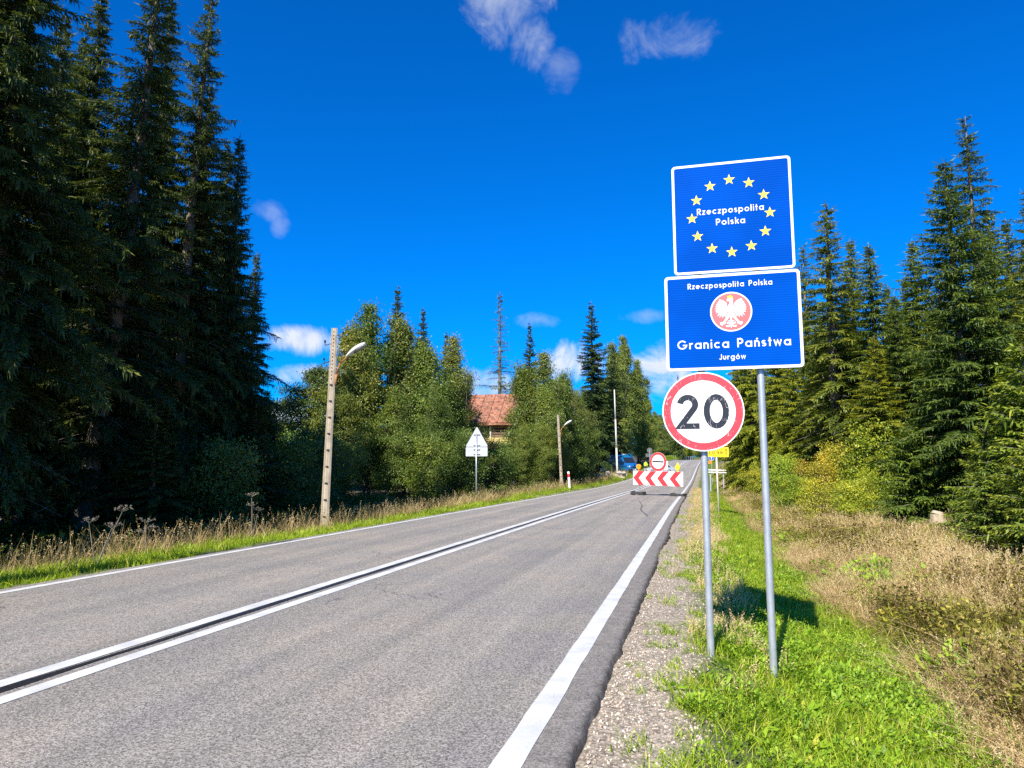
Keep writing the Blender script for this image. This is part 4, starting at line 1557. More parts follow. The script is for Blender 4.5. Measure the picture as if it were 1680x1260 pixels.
SPR = {
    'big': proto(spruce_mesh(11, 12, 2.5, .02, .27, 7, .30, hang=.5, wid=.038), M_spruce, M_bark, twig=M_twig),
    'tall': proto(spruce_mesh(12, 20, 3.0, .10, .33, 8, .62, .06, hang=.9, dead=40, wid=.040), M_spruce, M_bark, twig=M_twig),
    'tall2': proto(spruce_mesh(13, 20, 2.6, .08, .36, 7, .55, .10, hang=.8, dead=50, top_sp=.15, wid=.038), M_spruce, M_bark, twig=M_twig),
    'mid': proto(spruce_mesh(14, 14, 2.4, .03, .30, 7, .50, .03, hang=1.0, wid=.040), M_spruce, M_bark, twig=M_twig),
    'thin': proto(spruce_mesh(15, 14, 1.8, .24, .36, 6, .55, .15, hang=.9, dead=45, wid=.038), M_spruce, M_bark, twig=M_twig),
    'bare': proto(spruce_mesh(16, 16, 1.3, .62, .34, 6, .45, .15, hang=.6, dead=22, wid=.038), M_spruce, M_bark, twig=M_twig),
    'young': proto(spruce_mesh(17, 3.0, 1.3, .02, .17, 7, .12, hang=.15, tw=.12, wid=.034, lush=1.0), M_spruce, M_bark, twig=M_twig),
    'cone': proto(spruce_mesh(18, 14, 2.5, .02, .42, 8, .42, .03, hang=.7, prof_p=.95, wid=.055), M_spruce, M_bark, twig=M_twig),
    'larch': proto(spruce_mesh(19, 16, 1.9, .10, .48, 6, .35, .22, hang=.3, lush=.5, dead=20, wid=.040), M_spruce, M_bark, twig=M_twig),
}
LEAF = {
    'alder': proto(leafy_mesh(21, 9, 2.4, 360, 105, .125, .08), M_leaf, M_dbark, ('crown', 'trunk', 'limbs')),
    'birch': proto(leafy_mesh(22, 10, 2.1, 320, 95, .115, .075, shape='cone', sparse_top=.2, lobes=12), M_leaf, M_dbark, ('crown', 'trunk', 'limbs')),
    'maple': proto(leafy_mesh(23, 8, 2.6, 340, 95, .13, .09, shape='round', stems=2), M_leaf, M_dbark, ('crown', 'trunk', 'limbs')),
    'willow': proto(leafy_mesh(24, 9, 2.6, 350, 105, .125, .065, z0=.02, shape='egg', stems=5, lobes=12), M_leaf, M_dbark, ('crown', 'trunk', 'limbs')),
    'big': proto(leafy_mesh(25, 18, 4.2, 420, 90, .24, .17, z0=.02, lobes=13), M_leaf, M_dbark, ('crown', 'trunk', 'limbs')),
    'bush': proto(leafy_mesh(26, 3.0, 1.5, 170, 75, .085, .055, z0=.0, lobes=7, stems=7, shape='round'), M_leaf, M_dbark, ('crown', 'stem', 'limbs')),
    'bushthin': proto(leafy_mesh(27, 3.0, 1.1, 110, 42, .075, .045, z0=.1, lobes=7, stems=12, shape='egg'), M_leaf, M_dbark, ('crown', 'stem', 'limbs')),
}
REFH = {'big': 12, 'tall': 20, 'tall2': 20, 'mid': 14, 'thin': 14, 'bare': 16, 'young': 3.0, 'cone': 14, 'larch': 16}
LREF = {'alder': 9, 'birch': 10, 'maple': 8, 'willow': 9, 'big': 18, 'bush': 3.0, 'bushthin': 3.0}
_tr = random.Random(5)


def plant(name, meshes, refh, x, y, ztop, wid, label, cat, group=None, col=(1, 1, 1), lean=(0, 0), rz=None):
    z = gz1(x, y) - .05
    h = (ztop - z) / refh
    t = thing(name, label, cat, (x, y, z), 0, group)
    t.rotation_euler = (lean[1], lean[0], _tr.uniform(0, 6.28) if rz is None else rz)
    if lean != (0, 0):
        t.rotation_mode = 'ZYX'          # spin first, then lean in world axes
        t.rotation_euler = (lean[1], lean[0], t.rotation_euler[2])
    t.scale = (h * wid, h * wid, h)
    for me, nm in zip(*meshes):
        o = link(nm, me, None, t)
        o.color = tuple(col) + (1,)
    return t


def spruce(kind, x, y, ztop, label, wid=1.0, col=(1, 1, 1), group=None, lean=(0, 0), name='spruce_tree', rz=None):
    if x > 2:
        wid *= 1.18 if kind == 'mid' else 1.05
        col = (col[0] * 1.62, col[1] * 1.5, col[2] * 1.08)      # right-hand spruces brightened in colour for the sun they face
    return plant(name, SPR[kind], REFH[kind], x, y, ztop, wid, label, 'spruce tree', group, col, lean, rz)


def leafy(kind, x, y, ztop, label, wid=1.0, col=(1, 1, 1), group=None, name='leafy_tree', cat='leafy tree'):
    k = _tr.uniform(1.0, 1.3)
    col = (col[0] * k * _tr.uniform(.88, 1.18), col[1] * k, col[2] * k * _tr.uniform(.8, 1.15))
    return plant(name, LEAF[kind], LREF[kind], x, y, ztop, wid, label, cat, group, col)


G1 = 'tall spruces of the dark forest on the left'
LF = 'dark tall spruce inside the shaded left forest'
LS = .77                              # the forest stands close to the road: distances and heights of the first layout times this
for (k, x, y, zt, lab, w, c, ln, rz) in (
        ('tall', -18.6, 15, 23.5, 'huge dark spruce cut by the left edge and top of the photo', .95, (1, 1, 1), 0, None),
        ('tall', -17.4, 10.2, 20.0, LF, .8, (1, 1, 1), 0, None),
        ('tall2', -20.2, 20, 21.5, 'tall leaning spruce with a pale sunlit trunk, second from the left edge', 1.12, (1, 1, 1), .075, 1.0),
        ('tall', -21.6, 23.5, 21.3, 'tall dark spruce just right of the leaning pale trunk', .85, (1, 1, 1), .03, None),
        ('tall2', -19.9, 24, 22.4, 'slim tall spruce with see-through top, rightmost of those cut by the top edge', 1.05, (1, 1, 1), .035, 4.0),
        ('mid', -19.1, 26, 16.2, 'dense dark pointed spruce at the right end of the left forest', .85, (.9, .95, .95), 0, None),
        ('mid', -21.4, 31, 12.6, 'shorter dark spruce behind the right end of the left forest', .9, (.9, .95, .95), 0, None),
        ('tall', -22.4, 21.4, 20.5, LF, 1.0, (1, 1, 1), 0, None), ('tall2', -20.4, 25.4, 18.5, LF, 1.0, (1, 1, 1), 0, None), ('tall', -31, 28, 20, LF, .9, (1, 1, 1), 0, None), ('tall2', -26.5, 30, 22, LF, .9, (1, 1, 1), 0, None), ('tall', -25, 33, 20, LF, .9, (1, 1, 1), 0, None),
        ('tall2', -24, 19, 18, LF, .9, (1, 1, 1), 0, None), ('tall', -27, 24, 22, LF, 1., (1, 1, 1), 0, None), ('tall', -23, 28.5, 18, LF, .9, (1, 1, 1), 0, None), ('tall2', -33, 20, 22, LF, 1., (1, 1, 1), 0, None)):
    spruce(k, x * LS, y * LS, 1.5 + (zt - 1.5) * LS, lab, w, c, G1, lean=(ln, 0), rz=rz)
# the forest goes on behind the camera's left: these throw the shade that lies on the trees in view
for (x, y, h) in ((-10.55, .2, 12.6), (-15.6, 4.6, 17), (-18.5, 9.0, 17), (-16.2, -1.5, 20), (-18.5, 2.5, 22), (-22, 7, 21), (-16, -7, 21), (-21, -3.5, 22), (-24.5, 2, 22), (-23, 13, 17), (-27.5, 8.5, 22), (-16.8, -12, 20), (-19.5, -11, 22), (-29, 15, 21), (-25.5, -7, 21), (-17.5, 12.8, 15), (-27.5, 25.5, 22), (-30.5, 24, 22), (-26.0, 21.5, 20), (-29, 30, 20)):
    spruce('tall' if h > 13 else 'mid', x, y, h, LF, 1.0 if h > 13 else .42, group=G1)
# low growth along the foot of the left forest
G2 = 'young trees at the foot of the left forest'
for (k, x, y, zt) in ((1, -13.2, 15.2, 3.4), (0, -13.2, 18.0, 2.4), (1, -13.6, 20.0, 3.8), (0, -13.8, 22.5, 2.6), (1, -15.3, 17.0, 4.2), (0, -15.4, 26.5, 3.2), (1, -15.5, 23.5, 4.5)):
    if k == 0:
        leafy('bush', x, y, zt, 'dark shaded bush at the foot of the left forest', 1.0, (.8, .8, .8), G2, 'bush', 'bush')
    else:
        spruce('mid', x, y, zt, 'small dark spruce at the foot of the left forest', 2.0, group=G2)

# trees left of the road, middle distance
G3 = 'leafy trees left of the road'
leafy('maple', -24.6, 42, 8.3, 'dark round-topped tree left of the nearest lamp post', 1.0, (.55, .6, .6), G3)  # leaf colour dimmed to stand for the left forest's shade
leafy('maple', -26.2, 39, 6.0, 'low dark leafy tree against the left forest edge', 1.1, (.6, .65, .6), G3)  # dimmed in colour too, for the same forest shade
leafy('bush', -21.6, 35.5, 3.6, 'green bush between the left forest and the nearest lamp post', 1.0, (.9, 1, .8), G3, 'bush', 'bush')
leafy('alder', -18.6, 36, 9.6, 'leafy tree directly behind the lamp head of the nearest post', .88, (1, 1, .95), G3)
leafy('birch', -19.3, 40, 11.9, 'tallest leafy tree right of the nearest lamp post', .95, (.95, 1, .95), G3)
leafy('alder', -18.0, 42, 11.2, 'full leafy tree below the tallest spruce tip of the middle clump', .9, (1, 1, .9), G3)
leafy('alder', -16.4, 42, 9.6, 'leafy tree in the middle of the clump left of the triangular sign', .9, (.95, 1, .95), G3)
leafy('birch', -15.1, 44, 10.4, 'pointed leafy tree at the right end of the clump left of the house', .85, (1.05, 1.05, 1), G3)
leafy('willow', -15.2, 46.5, 8.0, 'shorter leafy tree touching the left end of the rusty roof', .80, (1, 1, 1), G3)
for (x, y, zt, w, lab) in ((-17.4, 33, 5.8, .95, 'spreading shrub right behind the nearest lamp post'), (-15.7, 36, 6.1, .95, 'broad shrub in front of the middle leafy clump'), (-14.2, 38, 6.2, .95, 'broad shrub left of the triangular sign'), (-13.2, 40, 3.9, .8, 'low shrub behind the triangular sign'), (-16.2, 30.5, 2.9, .9, 'low shrub by the foot of the nearest lamp post'), (-13.6, 35.5, 3.2, .9, 'low shrub above the dry grass left of the triangular sign post')):
    leafy('willow' if zt > 4 else 'bush', x, y, zt, lab, w, (1, 1, .95), 'shrubs left of the road', 'shrub', 'shrub')
G4 = 'spruces behind the leafy trees left of the road'
for (k, x, y, zt, w, lab) in (('cone', -22.8, 52, 16.3, 1.0, 'tallest dark spruce tip above the middle leafy clump'), ('cone', -20.6, 52, 14.4, .95, 'second dark spruce tip, right of the tallest in the middle clump'), ('cone', -20.05, 56, 13.2, .85, 'small spruce tip rising above the right part of the middle clump'), ('cone', -24.2, 50, 13.3, 1.0, 'rounded spruce tip left of the tallest in the middle clump'),
                              ('cone', -15.1, 66, 15.8, .85, 'small dark spruce rising behind the rusty-roofed house'), ('larch', -23.3, 85, 24.0, 1.1, 'tall sparse grey spruce above the rusty roof'), ('cone', -13.5, 98, 25.2, 1.15, 'big layered spruce standing tall above the second lamp post'), ('cone', -11.6, 108, 20.8, .85, 'spruce tip behind the tall white pole')):
    spruce(k, x, y, zt, lab, w, (.85, .95, 1.05) if k == 'cone' else (1.5, 1.4, 1.3), G4)
for (k, x, y, zt, w, lab) in (('alder', -14.1, 59.5, 10.6, .95, 'leafy tree covering the right end of the rusty roof'), ('birch', -12.3, 60, 11.8, 1.0, 'tall leafy tree left of the second lamp post'), ('alder', -11.9, 58, 8.4, .9, 'leafy tree just left of the second lamp post'), ('alder', -11.9, 66, 10.6, .95, 'leafy tree right behind the second lamp post'), ('willow', -12.0, 72, 9.8, 1.0, 'leafy tree between second lamp post and big layered spruce'),
                              ('willow', -12.9, 80, 10.6, 1.0, 'leafy tree at the foot of the big layered spruce'), ('alder', -16.2, 92, 12.5, 1.0, 'leafy tree just left of the tall white pole'), ('big', -13.2, 121, 23.2, .80, 'big leafy tree behind the tall white pole and the van'), ('big', -13.0, 138, 27.5, .72, 'thin-topped high leafy tree right of the spruce behind the white pole'),
                              ('big', -11.0, 150, 24.5, .75, 'leafy tree at the right edge of the trees left of the road'), ('big', -10.9, 172, 19.5, .8, 'dark leafy tree leaning over the far road above the control sign'), ('willow', -16.0, 108, 14.5, 1.0, 'leafy tree behind the blue van')):
    leafy(k, x, y, zt, lab, w, (1, 1, .98), G3)
for (x, y, zt, w, lab) in ((-13.1, 54.5, 5.2, .95, 'shrub in front of the house wall'), (-11.9, 55.8, 5.4, .95, 'shrub left of the foot of the second lamp post'), (-11.4, 61, 5.2, .9, 'shrub behind the white marker post'), (-11.6, 67, 5.6, .9, 'shrub on the bank right of the marker post'), (-12.6, 75, 5.0, .9, 'shrub on the bank left of the slab wall'), (-14.0, 49.5, 3.6, 1.1, 'low shrub below the porch of the house')):
    leafy('willow' if zt > 4 else 'bush', x, y, zt, lab, w, (.95, 1, .95), 'shrubs left of the road', 'shrub', 'shrub')
# far end of the road
FAR = 'distant tree closing the view at the far end of the road'
spruce('cone', -3.9, 205, 28.5, 'distant thin spruce tip just left of the 20 sign', .62, group='trees at the far end of the road')
for (k, x, y, zt, w, c) in (('big', -9.5, 215, 18, .9, (1, 1, .9)), ('big', -6, 236, 15, .9, (1, 1, .9)), ('big', -1.5, 250, 15.5, 1.0, (1, 1, .9)), ('big', 4.5, 258, 18, 1.0, (1, 1, .9)), ('big', 12, 255, 20, 1.0, (.9, 1, .9)), ('big', -15, 225, 22, 1.0, (1, 1, 1)), ('big', -22, 190, 22, 1.0, (1, 1, 1)), ('big', 16, 225, 22, 1., (1, 1, 1)), ('big', -12.5, 240, 21, 1., (1, 1, .9)), ('big', -8.5, 262, 20, 1.1, (1, 1, .9)), ('big', -4, 275, 20, 1.1, (1, 1, .9)), ('big', 2, 285, 22, 1.1, (1, 1, .9)), ('big', -14, 190, 17, .9, (1, 1, .9)), ('big', 9, 285, 23, 1.1, (1, 1, 1)), ('big', -18, 265, 22, 1.1, (1, 1, 1)), ('big', -20, 160, 20, 1., (1, 1, 1)), ('big', -25, 128, 18, 1., (1, 1, 1)), ('big', -27, 110, 16, 1., (1, 1, 1)), ('big', -24, 98, 13.5, .9, (1, 1, 1)), ('big', -32, 80, 11, .9, (1, 1, 1))):
    leafy(k, x, y, zt, FAR, w, c, 'trees at the far end of the road')
leafy('bush', -1.4, 224, 8.8, 'bright yellow-green bush at the far bend of the road', 1.4, (1.9, 1.6, .8), 'trees at the far end of the road', 'bush', 'bush')
for (x, y, zt) in ((-9, 226, 8.5), (-12.5, 214, 8.2), (-16, 204, 8), (-6.5, 244, 9), (-2.5, 262, 9.5), (2.5, 268, 9.8), (8, 266, 9.8), (-11, 250, 9.2), (6, 240, 9.2), (10.5, 230, 9.5), (14, 250, 10), (-6, 275, 10), (4, 300, 11), (10, 300, 11)):
    leafy('bush', x, y, zt, 'low bush filling the view below the distant trees', 1.9, (1.0, 1.05, .9), 'trees at the far end of the road', 'bush', 'bush')
leafy('bush', -4.4, 222, 8.2, 'green bush behind the far post fence', 1.5, (1.3, 1.3, .9), 'trees at the far end of the road', 'bush', 'bush')

# the forest edge on the right
G5 = 'spruces of the forest edge on the right'
YG = (2.1, 1.8, .9)
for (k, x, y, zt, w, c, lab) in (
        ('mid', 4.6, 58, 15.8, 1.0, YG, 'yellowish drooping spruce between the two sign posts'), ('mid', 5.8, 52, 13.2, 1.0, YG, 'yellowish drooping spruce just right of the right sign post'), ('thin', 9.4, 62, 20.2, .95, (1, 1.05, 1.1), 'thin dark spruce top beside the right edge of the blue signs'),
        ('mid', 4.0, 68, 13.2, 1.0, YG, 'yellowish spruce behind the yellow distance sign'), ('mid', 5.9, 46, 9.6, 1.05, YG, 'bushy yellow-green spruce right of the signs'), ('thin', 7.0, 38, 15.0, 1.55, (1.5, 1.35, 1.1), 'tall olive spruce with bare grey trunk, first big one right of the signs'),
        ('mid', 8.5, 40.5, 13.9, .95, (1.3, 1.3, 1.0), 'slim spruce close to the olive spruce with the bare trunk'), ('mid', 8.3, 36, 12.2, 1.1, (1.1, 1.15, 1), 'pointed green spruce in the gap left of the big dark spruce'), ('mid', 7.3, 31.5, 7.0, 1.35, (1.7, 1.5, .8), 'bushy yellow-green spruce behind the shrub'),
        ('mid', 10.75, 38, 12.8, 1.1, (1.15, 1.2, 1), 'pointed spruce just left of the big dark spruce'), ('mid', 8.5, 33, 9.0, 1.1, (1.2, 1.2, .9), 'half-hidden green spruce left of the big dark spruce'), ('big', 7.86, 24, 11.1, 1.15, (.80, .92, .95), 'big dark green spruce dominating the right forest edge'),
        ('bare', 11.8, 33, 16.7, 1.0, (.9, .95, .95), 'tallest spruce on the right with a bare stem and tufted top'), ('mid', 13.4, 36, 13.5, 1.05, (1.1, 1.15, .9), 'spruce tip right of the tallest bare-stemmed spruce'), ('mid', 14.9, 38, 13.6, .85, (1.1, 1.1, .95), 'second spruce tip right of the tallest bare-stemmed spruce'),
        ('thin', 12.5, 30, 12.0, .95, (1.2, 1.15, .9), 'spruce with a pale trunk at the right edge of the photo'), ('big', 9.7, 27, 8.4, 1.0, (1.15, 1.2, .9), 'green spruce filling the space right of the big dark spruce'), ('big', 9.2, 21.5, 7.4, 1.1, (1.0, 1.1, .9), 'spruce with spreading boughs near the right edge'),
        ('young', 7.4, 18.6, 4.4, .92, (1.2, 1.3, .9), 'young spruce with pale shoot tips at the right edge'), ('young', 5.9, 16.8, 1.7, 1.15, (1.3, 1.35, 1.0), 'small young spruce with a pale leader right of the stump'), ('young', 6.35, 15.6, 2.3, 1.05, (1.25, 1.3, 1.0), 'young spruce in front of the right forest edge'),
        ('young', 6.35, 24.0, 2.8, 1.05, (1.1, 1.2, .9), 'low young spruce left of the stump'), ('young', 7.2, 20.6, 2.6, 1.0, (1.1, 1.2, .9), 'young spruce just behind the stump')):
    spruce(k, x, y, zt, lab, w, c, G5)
RF = 'spruce deeper inside the right forest'
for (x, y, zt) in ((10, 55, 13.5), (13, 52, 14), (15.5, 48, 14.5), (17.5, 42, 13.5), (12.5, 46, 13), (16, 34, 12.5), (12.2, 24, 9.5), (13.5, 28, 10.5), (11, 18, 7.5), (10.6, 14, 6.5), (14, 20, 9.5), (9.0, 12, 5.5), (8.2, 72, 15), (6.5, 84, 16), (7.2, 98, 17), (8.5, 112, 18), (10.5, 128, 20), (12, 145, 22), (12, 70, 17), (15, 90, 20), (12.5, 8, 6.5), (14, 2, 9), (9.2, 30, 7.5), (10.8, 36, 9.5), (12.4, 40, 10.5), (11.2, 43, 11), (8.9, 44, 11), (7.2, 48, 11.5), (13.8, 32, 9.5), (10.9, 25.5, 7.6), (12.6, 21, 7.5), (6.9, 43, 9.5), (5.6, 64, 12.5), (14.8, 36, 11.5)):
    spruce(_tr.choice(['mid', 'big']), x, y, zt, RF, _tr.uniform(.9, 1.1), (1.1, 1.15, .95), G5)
G6 = 'shrubs below the right forest edge'
for (k, x, y, zt, w, c, lab) in (('bush', 7.0, 31, 3.3, .95, (1.5, 1.5, .8), 'rounded yellow-green shrub left of the big dark spruce'), ('bush', 6.2, 35, 2.7, .9, (1.7, 1.35, .8), 'yellowish shrub beside the thin brown stems'), ('bushthin', 5.4, 33.5, 2.4, .85, (2.6, 1.8, 1.0), 'thin brownish sapling clump in the dry grass'), ('bushthin', 5.2, 38.5, 2.2, .9, (2.6, 1.7, 1.0), 'sparse tan shrub near the right sign post'), ('bushthin', 6.1, 29, 1.7, 1.0, (2.4, 1.9, .8), 'low yellowing sapling clump in front of the rounded shrub'), ('bush', 4.9, 44, 2.4, .9, (1.8, 1.6, .8), 'yellow-green shrub close to the right sign post'), ('bush', 5.5, 29.5, 1.0, .9, (1.2, 1.3, .8), 'small green bush in the dry grass'), ('bush', 4.6, 62, 2.2, 1.1, (1.2, 1.2, .8), 'dark bush right of the thin post'), ('bush', 5.0, 25.5, 1.2, 1.3, (2.0, 1.7, .8), 'low yellowish bush in the dry meadow left of the stump'), ('bush', 4.2, 34, 1.3, 1.2, (1.9, 1.7, .8), 'low yellow-green bush halfway along the dry meadow'), ('bushthin', 4.1, 27, 1.3, 1.3, (2.6, 2.0, .9), 'low straw-coloured bush near the mown verge'), ('bush', 7.4, 27.5, 2.2, 1.1, (1.6, 1.5, .8), 'green shrub tucked against the left of the big dark spruce'), ('bush', 4.0, 50, 1.6, 1.2, (1.7, 1.6, .8), 'low yellow-green bush by the yellowish spruces')):
    leafy(k, x, y, zt, lab, w, c, G6, 'shrub', 'shrub')
# ------------------------------------------------------------------ ground cover (stuff)
def blades_mesh(name, seed, n, h, spread, wid, lean=.5, seeds=False, tbase=.45, tvar=.2, segs=3, matte=None, curve=.6):
    rng = np.random.default_rng(seed)
    V, F, T = [], [], []
    for k in range(n):
        a = rng.random() * 6.28
        r = spread * math.sqrt(rng.random())
        p = np.array([math.cos(a) * r, math.sin(a) * r, -.02])
        d = rng.random() * 6.28
        out = np.array([math.cos(d), math.sin(d), 0])
        sd = np.array([-math.sin(d + rng.normal(0, .5)), math.cos(d), 0])
        hh = h * rng.uniform(.5, 1.15)
        ln = lean * rng.uniform(.2, 1.3)
        w = wid * rng.uniform(.7, 1.3)
        tt = np.clip(tbase + rng.normal(0, tvar), 0, 1)
        b0 = len(V)
        for q in range(segs):
            s = q / segs
            c = p + out * hh * ln * (s + curve * s * s) * .6 + np.array([0, 0, hh * (s - .28 * ln * s * s)])
            V += [c - sd * w * (1 - s * .6) / 2, c + sd * w * (1 - s * .6) / 2]
            T += [tt * (.75 + .25 * s)] * 2
        c = p + out * hh * ln * (1 + curve) * .6 + np.array([0, 0, hh * (1 - .28 * ln)])
        V += [c, c]
        T += [tt, tt]
        for q in range(segs):
            i = b0 + 2 * q
            F.append([i, i + 1, i + 3, i + 2])
        if seeds and rng.random() < .6:
            for q in range(6):
                e = c - np.array([0, 0, .018 * q]) - out * .004 * q
                j = len(V)
                dv = norm(rng.normal(size=3) * .6 + out * .4 + np.array([0, 0, .8]))
                sv = norm(np.cross(dv, rng.normal(size=3)))
                V += [e, e + dv * .012 + sv * .0045, e + dv * .028, e + dv * .012 - sv * .0045]
                T += [min(1, tt + .12)] * 4
                F.append([j, j + 1, j + 2, j + 3])
    me = np_mesh(name, np.array(V), np.array(F), tint=np.array(T))
    me.materials.append(matte)
    return me


def leaves_mesh(name, seed, n, h, spread, leaf, wid, matte, tbase=.5, tvar=.2, stems=0, stemm=None, up=.6):
    rng = np.random.default_rng(seed)
    a = rng.random(n) * 6.28
    r = spread * np.sqrt(rng.random(n))
    P = np.stack([np.cos(a) * r, np.sin(a) * r, h * rng.random(n) ** .8], -1)
    D = np.stack([np.cos(a + rng.normal(0, .7, n)), np.sin(a + rng.normal(0, .7, n)), rng.normal(up * .4, .35, n)], -1)
    D = norm(D)
    side = norm(np.stack([-D[:, 1], D[:, 0], rng.normal(0, .25, n)], -1))
    upv = np.cross(side, D)
    L = (leaf * rng.uniform(.6, 1.2, n))[:, None]
    Wd = (wid * rng.uniform(.7, 1.2, n))[:, None]
    m1 = P + D * L * .35 - upv * L * .06
    m2 = P + D * L * .72 - upv * L * .02
    V = np.stack([P, m1 + side * Wd * .5, m2 + side * Wd * .38, P + D * L - upv * L * .12, m2 - side * Wd * .38, m1 - side * Wd * .5], 1).reshape(-1, 3)
    b = np.arange(n)[:, None] * 6
    F = np.concatenate([b + np.array([[0, 1, 2, 3]]), b + np.array([[0, 3, 4, 5]])], 0)
    T = np.repeat(np.clip(tbase + rng.normal(0, tvar, n), 0, 1), 6)
    if stems:
        st = []
        for k in range(stems):
            q = np.array([rng.normal(0, spread * .5), rng.normal(0, spread * .5), h * rng.uniform(.6, 1.1)])
            st.append((np.array([q[0] * .4, q[1] * .4, -.05]), q, .004, .002))
        V2, F2 = tubes(st, 3)
        F = np.concatenate([F, F2 + len(V)], 0)
        V = np.concatenate([V, V2], 0)
        T = np.concatenate([T, np.full(len(V2), .12)])
    me = np_mesh(name, V, F, tint=T)
    me.materials.append(matte)
    return me


def source(name, meshes):
    c = bpy.data.collections.new(name)
    for k, me in enumerate(meshes):
        c.objects.link(bpy.data.objects.new('%s_%02d' % (name, k), me))
    return c


def scatter(name, P, rot, scl, idx, coll, label, cat):
    """one object: geometry nodes set a tuft of the collection on every point"""
    me = bpy.data.meshes.new(name)
    n = len(P)
    me.vertices.add(n)
    me.vertices.foreach_set('co', np.asarray(P, np.float32).ravel())
    for nm, ty, arr, key in (('rot', 'FLOAT_VECTOR', rot, 'vector'), ('scl', 'FLOAT_VECTOR', scl, 'vector'), ('idx', 'INT', idx, 'value')):
        a = me.attributes.new(nm, ty, 'POINT')
        a.data.foreach_set(key, np.asarray(arr, np.int32 if ty == 'INT' else np.float32).ravel())
    o = link(name, me)
    g = bpy.data.node_groups.new(name, 'GeometryNodeTree')
    g.interface.new_socket('Geometry', in_out='INPUT', socket_type='NodeSocketGeometry')
    g.interface.new_socket('Geometry', in_out='OUTPUT', socket_type='NodeSocketGeometry')
    i, ou = g.nodes.new('NodeGroupInput'), g.nodes.new('NodeGroupOutput')
    ci = g.nodes.new('GeometryNodeCollectionInfo')
    ci.inputs['Collection'].default_value = coll
    ci.inputs['Separate Children'].default_value = True
    ci.inputs['Reset Children'].default_value = True
    ip = g.nodes.new('GeometryNodeInstanceOnPoints')
    ip.inputs['Pick Instance'].default_value = True

    def attr(nm, ty):
        a = g.nodes.new('GeometryNodeInputNamedAttribute')
        a.data_type = ty
        a.inputs['Name'].default_value = nm
        return a.outputs['Attribute']
    g.links.new(i.outputs[0], ip.inputs['Points'])
    g.links.new(ci.outputs[0], ip.inputs['Instance'])
    g.links.new(attr('idx', 'INT'), ip.inputs['Instance Index'])
    er = g.nodes.new('FunctionNodeEulerToRotation')
    g.links.new(attr('rot', 'FLOAT_VECTOR'), er.inputs[0])
    g.links.new(er.outputs[0], ip.inputs['Rotation'])
    g.links.new(attr('scl', 'FLOAT_VECTOR'), ip.inputs['Scale'])
    g.links.new(ip.outputs[0], ou.inputs[0])
    md = o.modifiers.new('scatter', 'NODES')
    md.node_group = g
    return tag(o, label, cat, kind='stuff')


def field(seed, bands, ufun=None):
    """random points in (u, y) bands: (u0, u1, y0, y1, per square metre) -> x, y, u"""
    rng = np.random.default_rng(seed)
    U, Y = [], []
    for (u0, u1, y0, y1, d) in bands:
        n = int((u1 - u0) * (y1 - y0) * d)
        U.append(rng.uniform(u0, u1, n))
        Y.append(rng.uniform(y0, y1, n))
    U, Y = np.concatenate(U), np.concatenate(Y)
    return U + dx(Y), Y, U, rng


def put(name, X, Y, U, rng, keep, coll, nk, label, cat, s0=.75, s1=1.25, far=.012, tilt=.12, weights=None, sz=None, spread=True, patch=None):
    X, Y, U = X[keep], Y[keep], U[keep]
    n = len(X)
    P = np.stack([X, Y, gz(X, Y)], -1)
    rot = np.stack([rng.normal(0, tilt, n), rng.normal(0, tilt, n), rng.random(n) * 6.283], -1)
    s = rng.uniform(s0, s1, n)
    wide = s * (1 + far * np.maximum(0, Y - 8)) if spread else s
    hgt = s if sz is None else s * sz[keep]
    scl = np.stack([wide, wide, hgt], -1)
    idx = rng.choice(nk, n, p=weights)
    if patch is not None:           # the olive kinds (last two) keep to their own patches
        ol = patch + rng.normal(0, .12, n) > .50
        idx = np.where(ol, 4 + rng.integers(0, 2, n), rng.integers(0, 4, n))
    return scatter(name, P, rot, scl, idx, coll, label, cat)


C_grass = source('grass_tuft', [blades_mesh('grass_tuft', 100 + k, 26, (.075, .10, .15, .085)[k], .085, .007, (1.0, 1.3, 1.0, 1.6)[k], matte=M_grass, tbase=(.40, .5, .62, .30)[k], tvar=.3) for k in range(4)])
C_weed = source('weed_rosette', [leaves_mesh('weed_rosette', 120 + k, (52, 12, 70)[k], (.09, .05, .11)[k], (.12, .07, .14)[k], (.036, .082, .026)[k], (.021, .036, .017)[k], M_weed, tbase=(.5, .55, .42)[k], up=1.0) for k in range(3)])
M_olive = leaf_mat('olive_blades', [(0.0, (.08, .09, .018)), (.4, (.24, .24, .04)), (.8, (.44, .40, .07)), (1.0, (.60, .50, .13))], .28, .6)
C_straw = source('straw_tuft', [blades_mesh('straw_tuft', 140 + k, 44, (.30, .42, .55, .24, .34, .40)[k], .13, .0055, (1.0, .9, .75, 1.6, 1.1, .9)[k], seeds=k in (1, 2), matte=M_olive if k >= 4 else M_dry, tbase=(.5, .6, .72, .42, .45, .6)[k], tvar=.2, segs=3) for k in range(6)])
C_stalk = source('dry_stalk_tuft', [blades_mesh('dry_stalk_tuft', 150 + k, (9, 12, 7, 16)[k], (.52, .42, .66, .32)[k], .16, .006, (.55, .9, .45, 1.2)[k], seeds=k in (0, 2), matte=M_dry, tbase=(.4, .5, .6, .3)[k], tvar=.2) for k in range(4)])
C_yell = source('verge_straw', [blades_mesh('verge_straw', 160 + k, 16, (.22, .3)[k], .07, .005, .6, seeds=True, matte=M_dry, tbase=(.78, .85)[k], tvar=.12) for k in range(2)])
C_bram = source('bramble_clump', [leaves_mesh('bramble_clump', 180 + k, (120, 90, 140, 110)[k], (.48, .36, .56, .42)[k], (.30, .26, .32, .28)[k], (.07, .055, .065, .075)[k], (.042, .036, .034, .045)[k], M_bramble, tbase=(.42, .55, .30, .68)[k], tvar=.2, stems=9) for k in range(4)])
